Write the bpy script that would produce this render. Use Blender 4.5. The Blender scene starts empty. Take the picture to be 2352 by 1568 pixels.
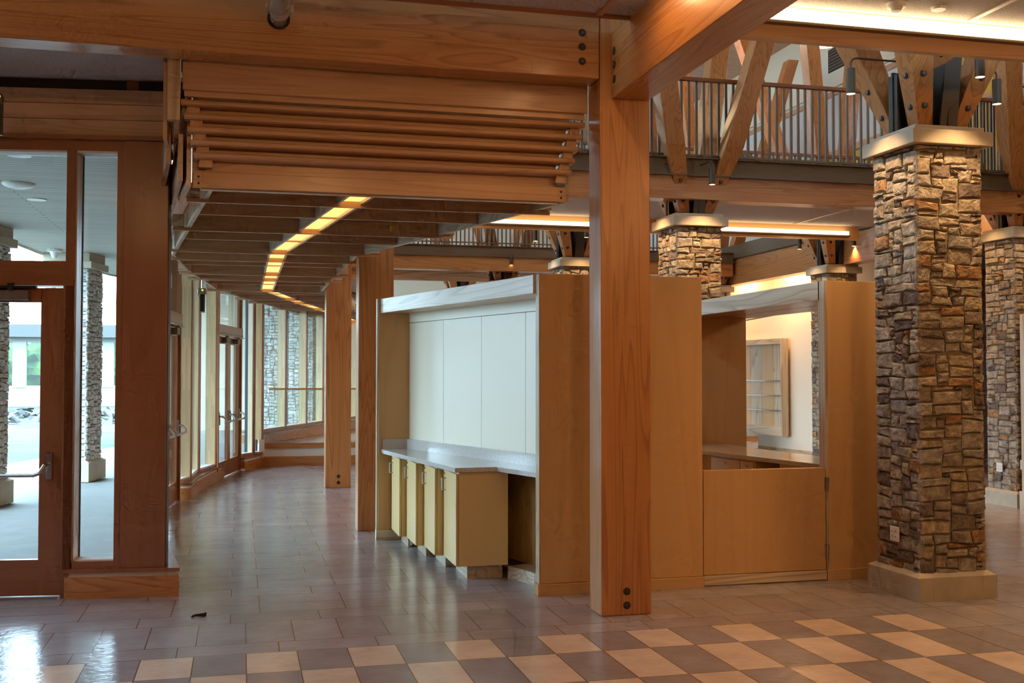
import bpy, bmesh, math, random
from mathutils import Matrix, Vector, noise
PI = math.pi
sc = bpy.context.scene
COL = sc.collection
MW = {}

# ---------------------------------------------------------------- helpers
def frame(x=0, y=0, z=0, rz=0):
    return Matrix.Translation((x, y, z)) @ Matrix.Rotation(rz, 4, 'Z')
I4 = Matrix.Identity(4)

def tag(o, label=None, cat=None, group=None, kind=None):
    if label: o['label'] = label
    if cat: o['category'] = cat
    if group: o['group'] = group
    if kind: o['kind'] = kind
    return o

def obj(name, bm, mats, parent=None, fr=None, label=None, smooth=False, bevel=0, recalc=True):
    if recalc:
        bmesh.ops.recalc_face_normals(bm, faces=bm.faces)
    me = bpy.data.meshes.new(name); bm.to_mesh(me); bm.free()
    if not isinstance(mats, (list, tuple)): mats = [mats]
    for m in mats: me.materials.append(m)
    if smooth:
        for p in me.polygons: p.use_smooth = True
    o = bpy.data.objects.new(name, me); COL.objects.link(o)
    W = fr if fr is not None else I4
    if parent is not None:
        o.parent = parent
        o.matrix_basis = MW[parent.name].inverted() @ W
    else:
        o.matrix_basis = W
    MW[o.name] = W.copy()
    if label: o['label'] = label
    if bevel:
        b = o.modifiers.new('bevel', 'BEVEL'); b.width = bevel; b.segments = 2; b.limit_method = 'ANGLE'
    return o

def struct(name, bm, mats, **k):
    o = obj(name, bm, mats, **k)
    if k.get('parent') is None: o['kind'] = 'structure'
    return o

def thing(name, label, cat, loc=(0, 0, 0), rz=0, group=None, kind=None):
    o = bpy.data.objects.new(name, None); COL.objects.link(o)
    o.empty_display_size = .1
    M = frame(*loc, rz); o.matrix_basis = M; MW[o.name] = M
    tag(o, label, cat, group, kind)
    return o

def dup(root, loc, rz=0, label=None, group=None):
    r = root.copy(); COL.objects.link(r)
    M = frame(*loc, rz); r.matrix_basis = M; MW[r.name] = M
    if label: r['label'] = label
    if group: r['group'] = group
    for ch in list(root.children):
        c = ch.copy(); COL.objects.link(c); c.parent = r
        for g in list(ch.children):
            d = g.copy(); COL.objects.link(d); d.parent = c
    return r

def BM(): return bmesh.new()
def box(bm, x0, x1, y0, y1, z0, z1, mi=0):
    v = [bm.verts.new((x, y, z)) for z in (z0, z1) for x, y in ((x0, y0), (x1, y0), (x1, y1), (x0, y1))]
    for f in ((0, 3, 2, 1), (4, 5, 6, 7), (0, 1, 5, 4), (1, 2, 6, 5), (2, 3, 7, 6), (3, 0, 4, 7)):
        bm.faces.new([v[i] for i in f]).material_index = mi
    return bm
def B(*a): return box(BM(), *a)
def prism(bm, pts, z0, z1, mi=0):
    a = [bm.verts.new((p[0], p[1], z0)) for p in pts]; b = [bm.verts.new((p[0], p[1], z1)) for p in pts]
    n = len(pts)
    bm.faces.new(list(reversed(a))).material_index = mi; bm.faces.new(b).material_index = mi
    for i in range(n):
        bm.faces.new((a[i], a[(i + 1) % n], b[(i + 1) % n], b[i])).material_index = mi
    return bm
def hexa(bm, bot, top, mi=0):
    v = [bm.verts.new(p) for p in list(bot) + list(top)]
    for f in ((0, 3, 2, 1), (4, 5, 6, 7), (0, 1, 5, 4), (1, 2, 6, 5), (2, 3, 7, 6), (3, 0, 4, 7)):
        bm.faces.new([v[i] for i in f]).material_index = mi
    return bm
def cyl(bm, p0, p1, r, seg=16, r2=None, mi=0, caps=True):
    p0 = Vector(p0); p1 = Vector(p1); d = (p1 - p0).normalized()
    a = d.orthogonal().normalized(); b = d.cross(a)
    r2 = r if r2 is None else r2
    A = [bm.verts.new(p0 + (a * math.cos(t) + b * math.sin(t)) * r) for t in [2 * PI * i / seg for i in range(seg)]]
    Bv = [bm.verts.new(p1 + (a * math.cos(t) + b * math.sin(t)) * r2) for t in [2 * PI * i / seg for i in range(seg)]]
    for i in range(seg):
        bm.faces.new((A[i], A[(i + 1) % seg], Bv[(i + 1) % seg], Bv[i])).material_index = mi
    if caps:
        bm.faces.new(list(reversed(A))).material_index = mi; bm.faces.new(Bv).material_index = mi
    return bm
def tube(bm, pts, r, seg=10, mi=0):
    for i in range(len(pts) - 1):
        p, q = Vector(pts[i]), Vector(pts[i + 1])
        d = (q - p).normalized() * r * .35
        cyl(bm, p - (d if i else d * 0), q + (d if i < len(pts) - 2 else d * 0), r, seg, mi=mi)
    return bm
def tri_wall(bm, pts, off, z0, z1, mi=0):
    """strip along a polyline, thickness off to the left of travel"""
    n = len(pts); nrm = []
    for i in range(n):
        a = Vector(pts[max(i - 1, 0)]); b = Vector(pts[min(i + 1, n - 1)])
        d = (b - a).normalized(); nrm.append(Vector((-d.y, d.x)))
    for i in range(n - 1):
        p, q = Vector(pts[i]), Vector(pts[i + 1])
        o0, o1 = p + nrm[i] * off, q + nrm[i + 1] * off
        prism(bm, [p, q, o1, o0], z0, z1, mi)
    bmesh.ops.remove_doubles(bm, verts=bm.verts, dist=1e-5)
    return bm

# ---------------------------------------------------------------- materials
def newmat(name):
    m = bpy.data.materials.new(name); m.use_nodes = True
    nt = m.node_tree; nt.nodes.clear()
    out = nt.nodes.new('ShaderNodeOutputMaterial'); p = nt.nodes.new('ShaderNodeBsdfPrincipled')
    nt.links.new(p.outputs[0], out.inputs[0])
    return m, nt, p
def N(nt, t, **k):
    n = nt.nodes.new(t)
    for a, b in k.items():
        if a.startswith('i_'): n.inputs[a[2:].replace('_', ' ')].default_value = b
        else: setattr(n, a, b)
    return n
def L(nt, a, b): nt.links.new(a, b)
def ramp(nt, stops, fac):
    r = nt.nodes.new('ShaderNodeValToRGB'); e = r.color_ramp.elements
    while len(e) < len(stops): e.new(.5)
    for i, (p, c) in enumerate(stops): e[i].position = p; e[i].color = (*c, 1) if len(c) == 3 else c
    L(nt, fac, r.inputs[0]); return r
def plain(name, c, rough=.5, metal=0, emis=None, es=0, noise_amt=0, nscale=8, bump=0, bscale=200):
    m, nt, p = newmat(name)
    p.inputs['Base Color'].default_value = (*c, 1); p.inputs['Roughness'].default_value = rough
    p.inputs['Metallic'].default_value = metal
    if emis: p.inputs['Emission Color'].default_value = (*emis, 1); p.inputs['Emission Strength'].default_value = es
    tc = N(nt, 'ShaderNodeTexCoord')
    if noise_amt:
        nz = N(nt, 'ShaderNodeTexNoise', i_Scale=nscale, i_Detail=5.0); L(nt, tc.outputs['Object'], nz.inputs[0])
        r = ramp(nt, [(.3, tuple(x * (1 - noise_amt) for x in c)), (.7, tuple(min(1, x * (1 + noise_amt)) for x in c))], nz.outputs[0])
        L(nt, r.outputs[0], p.inputs['Base Color'])
    if bump:
        nz = N(nt, 'ShaderNodeTexNoise', i_Scale=bscale, i_Detail=4.0); L(nt, tc.outputs['Object'], nz.inputs[0])
        b = N(nt, 'ShaderNodeBump', i_Strength=bump, i_Distance=.01); L(nt, nz.outputs[0], b.inputs['Height']); L(nt, b.outputs[0], p.inputs['Normal'])
    return m
def wood(name, light, dark, axis='Z', rings=9, scale=5, contrast=.8, rough=.4, stretch=.1, coat=.5, lam=0):
    m, nt, p = newmat(name)
    tc = N(nt, 'ShaderNodeTexCoord'); oi = N(nt, 'ShaderNodeObjectInfo')
    mul = N(nt, 'ShaderNodeMath', operation='MULTIPLY'); mul.inputs[1].default_value = 23.0
    L(nt, oi.outputs['Random'], mul.inputs[0])
    add = N(nt, 'ShaderNodeVectorMath', operation='ADD'); L(nt, tc.outputs['Object'], add.inputs[0]); L(nt, mul.outputs[0], add.inputs[1])
    mp = N(nt, 'ShaderNodeMapping'); s = [scale] * 3; s['XYZ'.index(axis)] = scale * stretch
    mp.inputs['Scale'].default_value = s; L(nt, add.outputs[0], mp.inputs[0])
    n1 = N(nt, 'ShaderNodeTexNoise', i_Scale=1.0, i_Detail=1.5, i_Roughness=.4, i_Distortion=.6); L(nt, mp.outputs[0], n1.inputs[0])
    m1 = N(nt, 'ShaderNodeMath', operation='MULTIPLY'); m1.inputs[1].default_value = rings; L(nt, n1.outputs[0], m1.inputs[0])
    fr = N(nt, 'ShaderNodeMath', operation='FRACT'); L(nt, m1.outputs[0], fr.inputs[0])
    mp2 = N(nt, 'ShaderNodeMapping'); s2 = [scale * 22] * 3; s2['XYZ'.index(axis)] = scale * .5
    mp2.inputs['Scale'].default_value = s2; L(nt, add.outputs[0], mp2.inputs[0])
    n2 = N(nt, 'ShaderNodeTexNoise', i_Scale=1.0, i_Detail=3.0); L(nt, mp2.outputs[0], n2.inputs[0])
    r1 = ramp(nt, [(0, (0, 0, 0)), (.55, (.25,) * 3), (.86, (1, 1, 1)), (1, (.0,) * 3)], fr.outputs[0])
    f = N(nt, 'ShaderNodeMath', operation='MULTIPLY_ADD'); f.inputs[1].default_value = .62 * contrast
    L(nt, r1.outputs[0], f.inputs[0])
    g = N(nt, 'ShaderNodeMath', operation='MULTIPLY'); g.inputs[1].default_value = .5 * contrast; L(nt, n2.outputs[0], g.inputs[0])
    L(nt, g.outputs[0], f.inputs[2])
    mix = N(nt, 'ShaderNodeMix', data_type='RGBA'); L(nt, f.outputs[0], mix.inputs[0])
    mix.inputs[6].default_value = (*light, 1); mix.inputs[7].default_value = (*dark, 1)
    n3 = N(nt, 'ShaderNodeTexNoise', i_Scale=.5, i_Detail=2.0); L(nt, mp.outputs[0], n3.inputs[0])
    hv = N(nt, 'ShaderNodeHueSaturation'); L(nt, mix.outputs[2], hv.inputs['Color'])
    mr = N(nt, 'ShaderNodeMapRange'); mr.inputs['To Min'].default_value = .8; mr.inputs['To Max'].default_value = 1.2
    src = n3.outputs[0]
    if lam:   # laminated staves: blocks of differing tone running with the grain
        br = N(nt, 'ShaderNodeTexBrick', i_Scale=1.0, i_Mortar_Size=0.0, i_Brick_Width=lam * 12, i_Row_Height=lam)
        br.inputs['Color1'].default_value = (0, 0, 0, 1); br.inputs['Color2'].default_value = (1, 1, 1, 1); br.offset = .37
        sx = N(nt, 'ShaderNodeSeparateXYZ'); L(nt, add.outputs[0], sx.inputs[0])
        cb = N(nt, 'ShaderNodeCombineXYZ')
        sm = N(nt, 'ShaderNodeMath', operation='ADD'); L(nt, sx.outputs[0], sm.inputs[0]); L(nt, sx.outputs[1], sm.inputs[1])
        L(nt, sx.outputs['XYZ'.index(axis)], cb.inputs[0]); L(nt, sm.outputs[0], cb.inputs[1]); L(nt, cb.outputs[0], br.inputs[0])
        av = N(nt, 'ShaderNodeMix', data_type='RGBA'); av.inputs[0].default_value = .5
        L(nt, br.outputs[0], av.inputs[6]); L(nt, n3.outputs[0], av.inputs[7]); src = av.outputs[2]
    L(nt, src, mr.inputs[0]); L(nt, mr.outputs[0], hv.inputs['Value'])
    L(nt, hv.outputs[0], p.inputs['Base Color'])
    p.inputs['Roughness'].default_value = rough; p.inputs['Coat Weight'].default_value = coat; p.inputs['Coat Roughness'].default_value = .22
    p.inputs['Specular IOR Level'].default_value = .5
    return m

FIR_L, FIR_D = (.60, .27, .085), (.32, .11, .028)
M = {}
for ax in 'XYZ':
    M['fir' + ax] = wood('fir_' + ax, FIR_L, FIR_D, ax, rings=10, scale=6.5, contrast=.9, stretch=.055)
    M['ash' + ax] = wood('ash_' + ax, (.74, .62, .46), (.40, .28, .16), ax, rings=9, scale=3.6, contrast=1.05, rough=.4)
    M['maple' + ax] = wood('maple_' + ax, (.66, .40, .17), (.55, .30, .11), ax, rings=6, scale=2.2, contrast=.5, rough=.38, stretch=.07)
    M['mahog' + ax] = wood('mahogany_' + ax, (.32, .12, .048), (.23, .078, .028), ax, rings=5, scale=4, contrast=.6, rough=.35)
    M['slat' + ax] = wood('slat_wood_' + ax, (.64, .40, .23), (.44, .24, .12), ax, rings=9, scale=6, contrast=.8, stretch=.06)
M['fin'] = wood('laminated_ash', (.80, .62, .36), (.62, .43, .21), 'Z', rings=3, scale=5, contrast=.4, rough=.4, lam=.03)
M['doormaple'] = plain('cabinet_laminate', (.74, .52, .23), .35)
M['backmaple'] = plain('panel_laminate', (.82, .74, .58), .32)
M['white'] = plain('painted_white', (.78, .74, .68), .6)
M['cream'] = plain('cream_paint', (.82, .76, .62), .7)
M['skywall'] = plain('pale_blue_paint', (.70, .72, .74), .7)
M['yellow'] = plain('mustard_paint', (.62, .46, .07), .6)
M['steel'] = plain('brushed_steel', (.50, .48, .46), .28, 1)
M['bronze'] = plain('bronze_metal', (.20, .165, .14), .45, .6)
M['lampm'] = plain('dark_bronze_lamp', (.10, .07, .045), .45, .3)
M['channel'] = plain('painted_steel', (.17, .12, .075), .45, .3)
M['dark'] = plain('dark_recess', (.03, .025, .02), .6)
M['black'] = plain('black_plastic', (.015, .015, .018), .35)
M['boltm'] = plain('bolt_head', (.10, .085, .07), .4, .8)
M['plate'] = plain('blackened_plate', (.07, .06, .05), .5, .7)
M['acoustic'] = plain('acoustic_panel', (.50, .44, .40), .95, noise_amt=.25, nscale=90, bump=.6, bscale=160)
M['conc'] = plain('cast_stone', (.50, .44, .34), .7, noise_amt=.12, nscale=6)
M['slab'] = plain('concrete_slab', (.19, .195, .19), .8, noise_amt=.08, nscale=3)
M['plasticwhite'] = plain('white_plastic', (.8, .78, .74), .35)
M['granite'] = plain('speckled_granite', (.55, .50, .46), .13, noise_amt=.55, nscale=260)
M['mortar'] = plain('mortar', (.26, .205, .13), .9)
M['roofm'] = plain('roof_metal', (.09, .095, .10), .5)
M['bwall'] = plain('white_render', (.3, .3, .295), .8)
M['hot'] = plain('strip_diffuser', (.9, .9, .9), .4, emis=(1, .78, .46), es=3.2)
M['hotfar'] = plain('strip_diffuser_soft', (.9, .9, .9), .4, emis=(1, .78, .48), es=1.8)
M['trough'] = plain('trough_diffuser', (.9, .8, .6), .4, emis=(1, .50, .12), es=.85)
M['lens'] = plain('lamp_lens', (.9, .9, .9), .4, emis=(1, .62, .28), es=5)
M['bulb'] = plain('glowing_bulb', (.9, .9, .9), .4, emis=(1, .72, .38), es=6)
M['led'] = plain('green_indicator', (.1, .3, .05), .4, emis=(.45, 1, .05), es=2.5)
def glass_mat(name, tint=(.93, .97, .98), refl=.09):
    m = bpy.data.materials.new(name); m.use_nodes = True; nt = m.node_tree; nt.nodes.clear()
    out = nt.nodes.new('ShaderNodeOutputMaterial'); t = N(nt, 'ShaderNodeBsdfTransparent'); t.inputs[0].default_value = (*tint, 1)
    g = N(nt, 'ShaderNodeBsdfGlossy'); g.inputs['Roughness'].default_value = .02
    lw = N(nt, 'ShaderNodeLayerWeight', i_Blend=.25); mr = N(nt, 'ShaderNodeMapRange'); mr.inputs['To Min'].default_value = refl * .5; mr.inputs['To Max'].default_value = .5
    L(nt, lw.outputs['Fresnel'], mr.inputs[0])
    mx = N(nt, 'ShaderNodeMixShader'); L(nt, mr.outputs[0], mx.inputs[0]); L(nt, t.outputs[0], mx.inputs[1]); L(nt, g.outputs[0], mx.inputs[2]); L(nt, mx.outputs[0], out.inputs[0])
    return m
M['glass'] = glass_mat('window_glass')
M['farglass'] = glass_mat('far_window_glass', (.85, .9, .9), .012)
M['sheet'] = glass_mat('balustrade_glass', (.94, .97, .96), .08)

def stone_mat(name, cols, hue=(1, 1, 1)):
    m, nt, p = newmat(name)
    geo = N(nt, 'ShaderNodeNewGeometry'); tc = N(nt, 'ShaderNodeTexCoord')
    n = len(cols)
    r = ramp(nt, [(i / n, c) for i, c in enumerate(cols)], geo.outputs['Random Per Island']); r.color_ramp.interpolation = 'CONSTANT'
    nz = N(nt, 'ShaderNodeTexNoise', i_Scale=16.0, i_Detail=6.0, i_Roughness=.65); L(nt, tc.outputs['Object'], nz.inputs[0])
    mr = N(nt, 'ShaderNodeMapRange'); mr.inputs['From Min'].default_value = .3; mr.inputs['From Max'].default_value = .7
    mr.inputs['To Min'].default_value = .45; mr.inputs['To Max'].default_value = 1.5; L(nt, nz.outputs[0], mr.inputs[0])
    mul = N(nt, 'ShaderNodeVectorMath', operation='SCALE'); L(nt, r.outputs[0], mul.inputs[0]); L(nt, mr.outputs[0], mul.inputs['Scale'])
    L(nt, mul.outputs[0], p.inputs['Base Color']); p.inputs['Roughness'].default_value = .8
    n2 = N(nt, 'ShaderNodeTexNoise', i_Scale=45.0, i_Detail=6.0); L(nt, tc.outputs['Object'], n2.inputs[0])
    b = N(nt, 'ShaderNodeBump', i_Strength=.9, i_Distance=.012); L(nt, n2.outputs[0], b.inputs['Height']); L(nt, b.outputs[0], p.inputs['Normal'])
    return m
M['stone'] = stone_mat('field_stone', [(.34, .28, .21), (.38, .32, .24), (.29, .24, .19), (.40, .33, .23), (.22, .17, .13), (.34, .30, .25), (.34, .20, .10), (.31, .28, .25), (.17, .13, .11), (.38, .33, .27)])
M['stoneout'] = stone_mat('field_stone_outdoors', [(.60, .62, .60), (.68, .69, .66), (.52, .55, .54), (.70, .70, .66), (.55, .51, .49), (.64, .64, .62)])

# floor ------------------------------------------------------------
def tile_mat(name, bw, rh, ox, oy, offset, c1, c2, checker=None, rough=.18, mortar=(.14, .085, .065)):
    m, nt, p = newmat(name)
    tc = N(nt, 'ShaderNodeTexCoord'); mp = N(nt, 'ShaderNodeMapping'); mp.inputs['Location'].default_value = (-ox, -oy, 0); L(nt, tc.outputs['Object'], mp.inputs[0])
    br = N(nt, 'ShaderNodeTexBrick', i_Scale=1.0, i_Mortar_Size=.0036, i_Brick_Width=bw, i_Row_Height=rh, i_Mortar_Smooth=.1)
    br.offset = offset; br.offset_frequency = 2 if offset == .5 else 3
    br.inputs['Color1'].default_value = (*c1, 1); br.inputs['Color2'].default_value = (*c2, 1); br.inputs['Mortar'].default_value = (*mortar, 1)
    L(nt, mp.outputs[0], br.inputs[0])
    col = br.outputs[0]
    nz = N(nt, 'ShaderNodeTexNoise', i_Scale=3.2, i_Detail=6.0, i_Roughness=.6); L(nt, tc.outputs['Object'], nz.inputs[0])
    if checker:
        par, ca, cb = checker
        sx = N(nt, 'ShaderNodeSeparateXYZ'); L(nt, mp.outputs[0], sx.inputs[0])
        d = N(nt, 'ShaderNodeMath', operation='DIVIDE'); d.inputs[1].default_value = bw; L(nt, sx.outputs[0], d.inputs[0])
        fl = N(nt, 'ShaderNodeMath', operation='FLOOR'); L(nt, d.outputs[0], fl.inputs[0])
        ad = N(nt, 'ShaderNodeMath', operation='ADD'); ad.inputs[1].default_value = par + 200; L(nt, fl.outputs[0], ad.inputs[0])
        md = N(nt, 'ShaderNodeMath', operation='MODULO'); md.inputs[1].default_value = 2; L(nt, ad.outputs[0], md.inputs[0])
        gt = N(nt, 'ShaderNodeMath', operation='GREATER_THAN'); gt.inputs[1].default_value = .5; L(nt, md.outputs[0], gt.inputs[0])
        mx = N(nt, 'ShaderNodeMix', data_type='RGBA'); L(nt, gt.outputs[0], mx.inputs[0])
        mx.inputs[6].default_value = (*ca, 1); mx.inputs[7].default_value = (*cb, 1)
        m2 = N(nt, 'ShaderNodeMix', data_type='RGBA'); L(nt, br.outputs['Fac'], m2.inputs[0]); L(nt, mx.outputs[2], m2.inputs[6]); m2.inputs[7].default_value = (*mortar, 1)
        col = m2.outputs[2]
    mr = N(nt, 'ShaderNodeMapRange'); mr.inputs['From Min'].default_value = .3; mr.inputs['From Max'].default_value = .7
    mr.inputs['To Min'].default_value = .86; mr.inputs['To Max'].default_value = 1.14; L(nt, nz.outputs[0], mr.inputs[0])
    sc_ = N(nt, 'ShaderNodeVectorMath', operation='SCALE'); L(nt, col, sc_.inputs[0]); L(nt, mr.outputs[0], sc_.inputs['Scale'])
    L(nt, sc_.outputs[0], p.inputs['Base Color'])
    n2 = N(nt, 'ShaderNodeTexNoise', i_Scale=14.0, i_Detail=3.0); L(nt, tc.outputs['Object'], n2.inputs[0])
    r2 = N(nt, 'ShaderNodeMapRange'); r2.inputs['To Min'].default_value = rough - .08; r2.inputs['To Max'].default_value = rough + .12; L(nt, n2.outputs[0], r2.inputs[0]); L(nt, r2.outputs[0], p.inputs['Roughness'])
    b1 = N(nt, 'ShaderNodeBump', i_Strength=.25, i_Distance=.01); L(nt, n2.outputs[0], b1.inputs['Height'])
    inv = N(nt, 'ShaderNodeMath', operation='SUBTRACT'); inv.inputs[0].default_value = 1; L(nt, br.outputs['Fac'], inv.inputs[1])
    b = N(nt, 'ShaderNodeBump', i_Strength=.6, i_Distance=.003); L(nt, inv.outputs[0], b.inputs['Height']); L(nt, b1.outputs[0], b.inputs['Normal']); L(nt, b.outputs[0], p.inputs['Normal'])
    return m
G1, G2 = (.36, .32, .34), (.30, .265, .28)
LT = (.68, .53, .42)
T = .3048; U0 = -.29 - 11 * T
fm = [tile_mat('floor_field', .61, .3, .12, .445, .333, G1, G2),
      tile_mat('floor_wide_row', .305, .594, U0, -.149, 0, G1, G2),
      tile_mat('floor_course', .61, .256, U0 + .2, -.405, 0, G1, G2),
      tile_mat('floor_check_a', T, .46, U0, -.865, 0, G1, G2, (0, LT, G2)),
      tile_mat('floor_check_b', T, .61, U0, -1.475, 0, G1, G2, (1, LT, G2)),
      tile_mat('floor_check_c', T, .61, U0, -2.085, 0, G1, G2, (0, LT, G2)),
      tile_mat('floor_check_d', T, .61, U0, -2.695, 0, G1, G2, (1, LT, G2)),
      tile_mat('floor_plain', .305, .61, U0, -.865, 0, G1, G2)]
XE = U0 + 19 * T
bm = BM()
def fq(x0, x1, y0, y1, mi):
    f = bm.faces.new([bm.verts.new(p) for p in ((x0, y0, 0), (x1, y0, 0), (x1, y1, 0), (x0, y1, 0))]); f.material_index = mi
# the field stops at the facade (polyline) on the left
FAC = [(-9, 2.25), (-3.75, 1.57), (-2.93, 1.47), (-3.45, 5.6), (-3.48, 8.0), (-3.02, 11), (-2.5, 13.2), (-2.2, 13.5)]
v = [bm.verts.new((x, y, 0)) for x, y in [(-9, .445), (18, .445), (18, 32), (-2.2, 32)] + [(-2.2, 13.5), (-2.6, 13.2), (-3.1, 11), (-3.5, 8), (-3.5, 5.6), (-3.1, 1.8), (-3.75, 1.75), (-9, 2.4)]]
bm.faces.new(v).material_index = 0
fq(-9, XE, -.149, .445, 1); fq(XE, 18, -.149, .445, 7)
fq(-9, XE, -.405, -.149, 2); fq(XE, 18, -.405, -.149, 7)
for k, (a, b_, mi) in enumerate([(-.865, -.405, 3), (-1.475, -.865, 4), (-2.085, -1.475, 5), (-2.695, -2.085, 6)]):
    fq(-9, XE, a, b_, mi); fq(XE, 18, a, b_, 7)
fq(-9, 18, -13, -2.695, 7)
bmesh.ops.remove_doubles(bm, verts=bm.verts, dist=1e-5)
struct('floor', bm, fm)

# ---------------------------------------------------------------- timber posts and beams
def bolts(parent, pts, axis, fr=None, r=.027):
    """recessed bolt: dark counterbore with a domed nut; axis = outward unit vector"""
    ax = Vector(axis)
    for p in pts:
        P = Vector(p); b = BM()
        cyl(b, P - ax * .01, P + ax * .002, r, 20, mi=0)
        cyl(b, P + ax * .002, P + ax * .006, r * .62, 6, r * .5, mi=1)
        obj('bolt', b, [M['dark'], M['boltm']], parent, fr, label='dark recessed bolt')
o = obj('timber_post', B(0, .375, .03, .29, 0, 4.3), M['firZ'], bevel=.008)
tag(o, 'tall square timber post in the centre foreground with two bolts near the floor', 'post', 'timber posts along the corridor'); bolts(o, [(.19, .03, .167), (.19, .03, .07)], (0, -1, 0))
o = obj('timber_post', B(-1.225, -.84, 4.6, 4.86, 0, 3.76), M['firZ'], bevel=.008)
tag(o, 'timber post right behind the counter kiosk at its left end', 'post', 'timber posts along the corridor'); bolts(o, [(-.985, 4.6, .17), (-.985, 4.6, .075)], (0, -1, 0))
o = obj('timber_post', B(-1.225, -.845, 9.2, 9.46, 0, 3.76), M['firZ'], bevel=.008)
tag(o, 'farthest timber post, standing in front of the raised platform steps', 'post', 'timber posts along the corridor'); bolts(o, [(-1.03, 9.2, .175), (-1.03, 9.2, .08)], (0, -1, 0))

o = obj('timber_beam', B(-9, -.005, .03, .25, 3.80, 4.28), M['firX'], bevel=.006)
tag(o, 'broad glulam beam crossing the top left of the view above the louvred canopy', 'beam'); bolts(o, [(-.133, .03, 4.12), (-.133, .03, 4.02), (-.133, .03, 3.917)], (0, -1, 0))
o = obj('timber_beam', B(.085, .365, -9, .028, 3.665, 4.14), M['firY'], bevel=.006)
tag(o, 'glulam beam running from the centre post towards the viewer at upper right', 'beam'); bolts(o, [(.085, -.03, 3.99), (.085, -.03, 3.89), (.085, -.03, 3.788)], (-1, 0, 0), r=.03)

# pipe through the hole in the beam
t = thing('sprinkler_pipe', 'grey pipe with bolted coupling entering a round hole in the top left beam', 'pipe', (-2.24, .03, 4.06))
b = BM(); cyl(b, (-2.24, .028, 4.055), (-2.24, .036, 4.055), .075, 28); obj('hole', b, M['dark'], t)
b = BM(); cyl(b, (-2.24, .1, 4.055), (-2.24, -2.6, 4.055), .056, 24); obj('pipe', b, M['conc'], t, smooth=True)
b = BM(); cyl(b, (-2.24, -.12, 4.055), (-2.24, -.2, 4.055), .066, 24); box(b, -2.33, -2.15, -.18, -.14, 4.035, 4.06)
for s in (-1, 1): cyl(b, (-2.24 + s * .078, -.16, 4.02), (-2.24 + s * .078, -.16, 4.085), .01, 8)
obj('coupling', b, M['conc'], t)

# ---------------------------------------------------------------- near ceilings
def panel_ceiling(name, x0, x1, y0, y1, z, seams=()):
    o = struct(name, B(x0, x1, y0, y1, z, z + .05), M['acoustic'])
    return o
panel_ceiling('ceiling', -9, .085, -13, -.36, 4.13)
panel_ceiling('ceiling', .365, 18, -13, -.93, 4.08)
struct('trim_1', B(-9, .085, -.37, -.345, 4.105, 4.18), M['mahogX'])
struct('trim_2', B(-.16, -.12, -9, -.37, 4.115, 4.129), M['slatY'])          # batten between ceiling panels
struct('trim_3', B(2.25, 2.29, -9, -.99, 4.068, 4.079), M['ashY'])
struct('trim_4', B(.365, 18, -.93, -.87, 3.86, 4.13), M['slatX'])              # valance board
def strip(name, label, p0, p1, w=.05):
    (x0, y0, z0), (x1, y1, z1) = p0, p1
    t = thing(name, label, 'light fixture', ((x0 + x1) / 2, (y0 + y1) / 2, z0), group='linear strip lights')
    return t
t = strip('strip_light', 'long glowing linear light along the ceiling edge at top right', (.375, -.99, 3.985), (16, -.99, 3.985))
obj('housing', B(.375, 16, -.985, -.932, 3.955, 3.972), M['channel'], t)
obj('diffuser', B(.385, 16, -.99, -.935, 3.972, 4.052), M['hot'], t)
t = strip('strip_light', 'short end of a glowing ceiling light at the top edge above the beam joint', (-.14, -.8, 4.1), (-.14, -3, 4.1))
obj('housing', B(-.165, -.115, -4.5, -.80, 4.10, 4.114), M['plasticwhite'], t)
obj('diffuser', B(-.16, -.12, -4.5, -.81, 4.075, 4.10), M['hot'], t)
t = thing('smoke_detector', 'round white smoke detector on the ceiling, left of the plain disc', 'smoke detector', (1.60, -1.16, 4.08))
b = BM(); cyl(b, (1.6, -1.16, 4.08), (1.6, -1.16, 4.05), .062, 28, .058); obj('base', b, M['plasticwhite'], t)
b = BM(); cyl(b, (1.6, -1.16, 4.05), (1.6, -1.16, 4.028), .045, 28, .03); obj('sensor', b, M['plasticwhite'], t)
b = BM(); cyl(b, (1.91, -1.16, 4.08), (1.91, -1.16, 4.062), .048, 28, .044)
tag(obj('ceiling_disc', b, M['plasticwhite']), 'plain round white disc on the ceiling at the top right', 'ceiling cover')

# ---------------------------------------------------------------- upper decks, balcony railings
def deck(n, v0, v1, u0, u1):
    struct('ceiling', B(u0, u1, v0 + .25, v1 - .05, 4.08, 4.13), M['acoustic'])
    struct('floor_upper', B(u0, u1, v0 + .1, v1, 4.131, 4.2), M['channel'])
deck(1, 4.6, 8.42, -1.0, 7.6); deck(2, 13.8, 17.6, -3.2, 7.6); 
struct('floor_upper', B(7.95, 18, -1, 32, 4.131, 4.2), M['channel'])
struct('ceiling', B(7.95, 18, -1, 32, 4.08, 4.13), M['acoustic'])
def gbeam(label, x0, x1, y0, y1, z0, z1, ax, nm='timber_beam', grp=None):
    return tag(obj(nm, B(x0, x1, y0, y1, z0, z1), M['fir' + ax], bevel=.005), label, 'beam', grp)
gbeam('timber beam under the near balcony, spanning between the two nearer stone columns', -1.0, 7.6, 4.6, 4.85, 3.76, 4.06, 'X')
gbeam('timber beam under the far balcony beyond the counter kiosk', -3.0, 7.6, 13.8, 14.05, 3.76, 4.06, 'X')
gbeam('deep timber beam receding above the service window towards the back wall', 7.68, 7.95, 4.2, 19, 3.60, 4.13, 'Y')
def channel(label, x0, x1, y, side=-1):
    b = BM(); box(b, x0, x1, y - .012, y, 4.03, 4.25); box(b, x0, x1, y - .05, y - .012, 4.235, 4.25); box(b, x0, x1, y - .05, y - .012, 4.03, 4.045)
    return tag(obj('steel_channel', b, M['channel']), label, 'steel edge beam')
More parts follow.
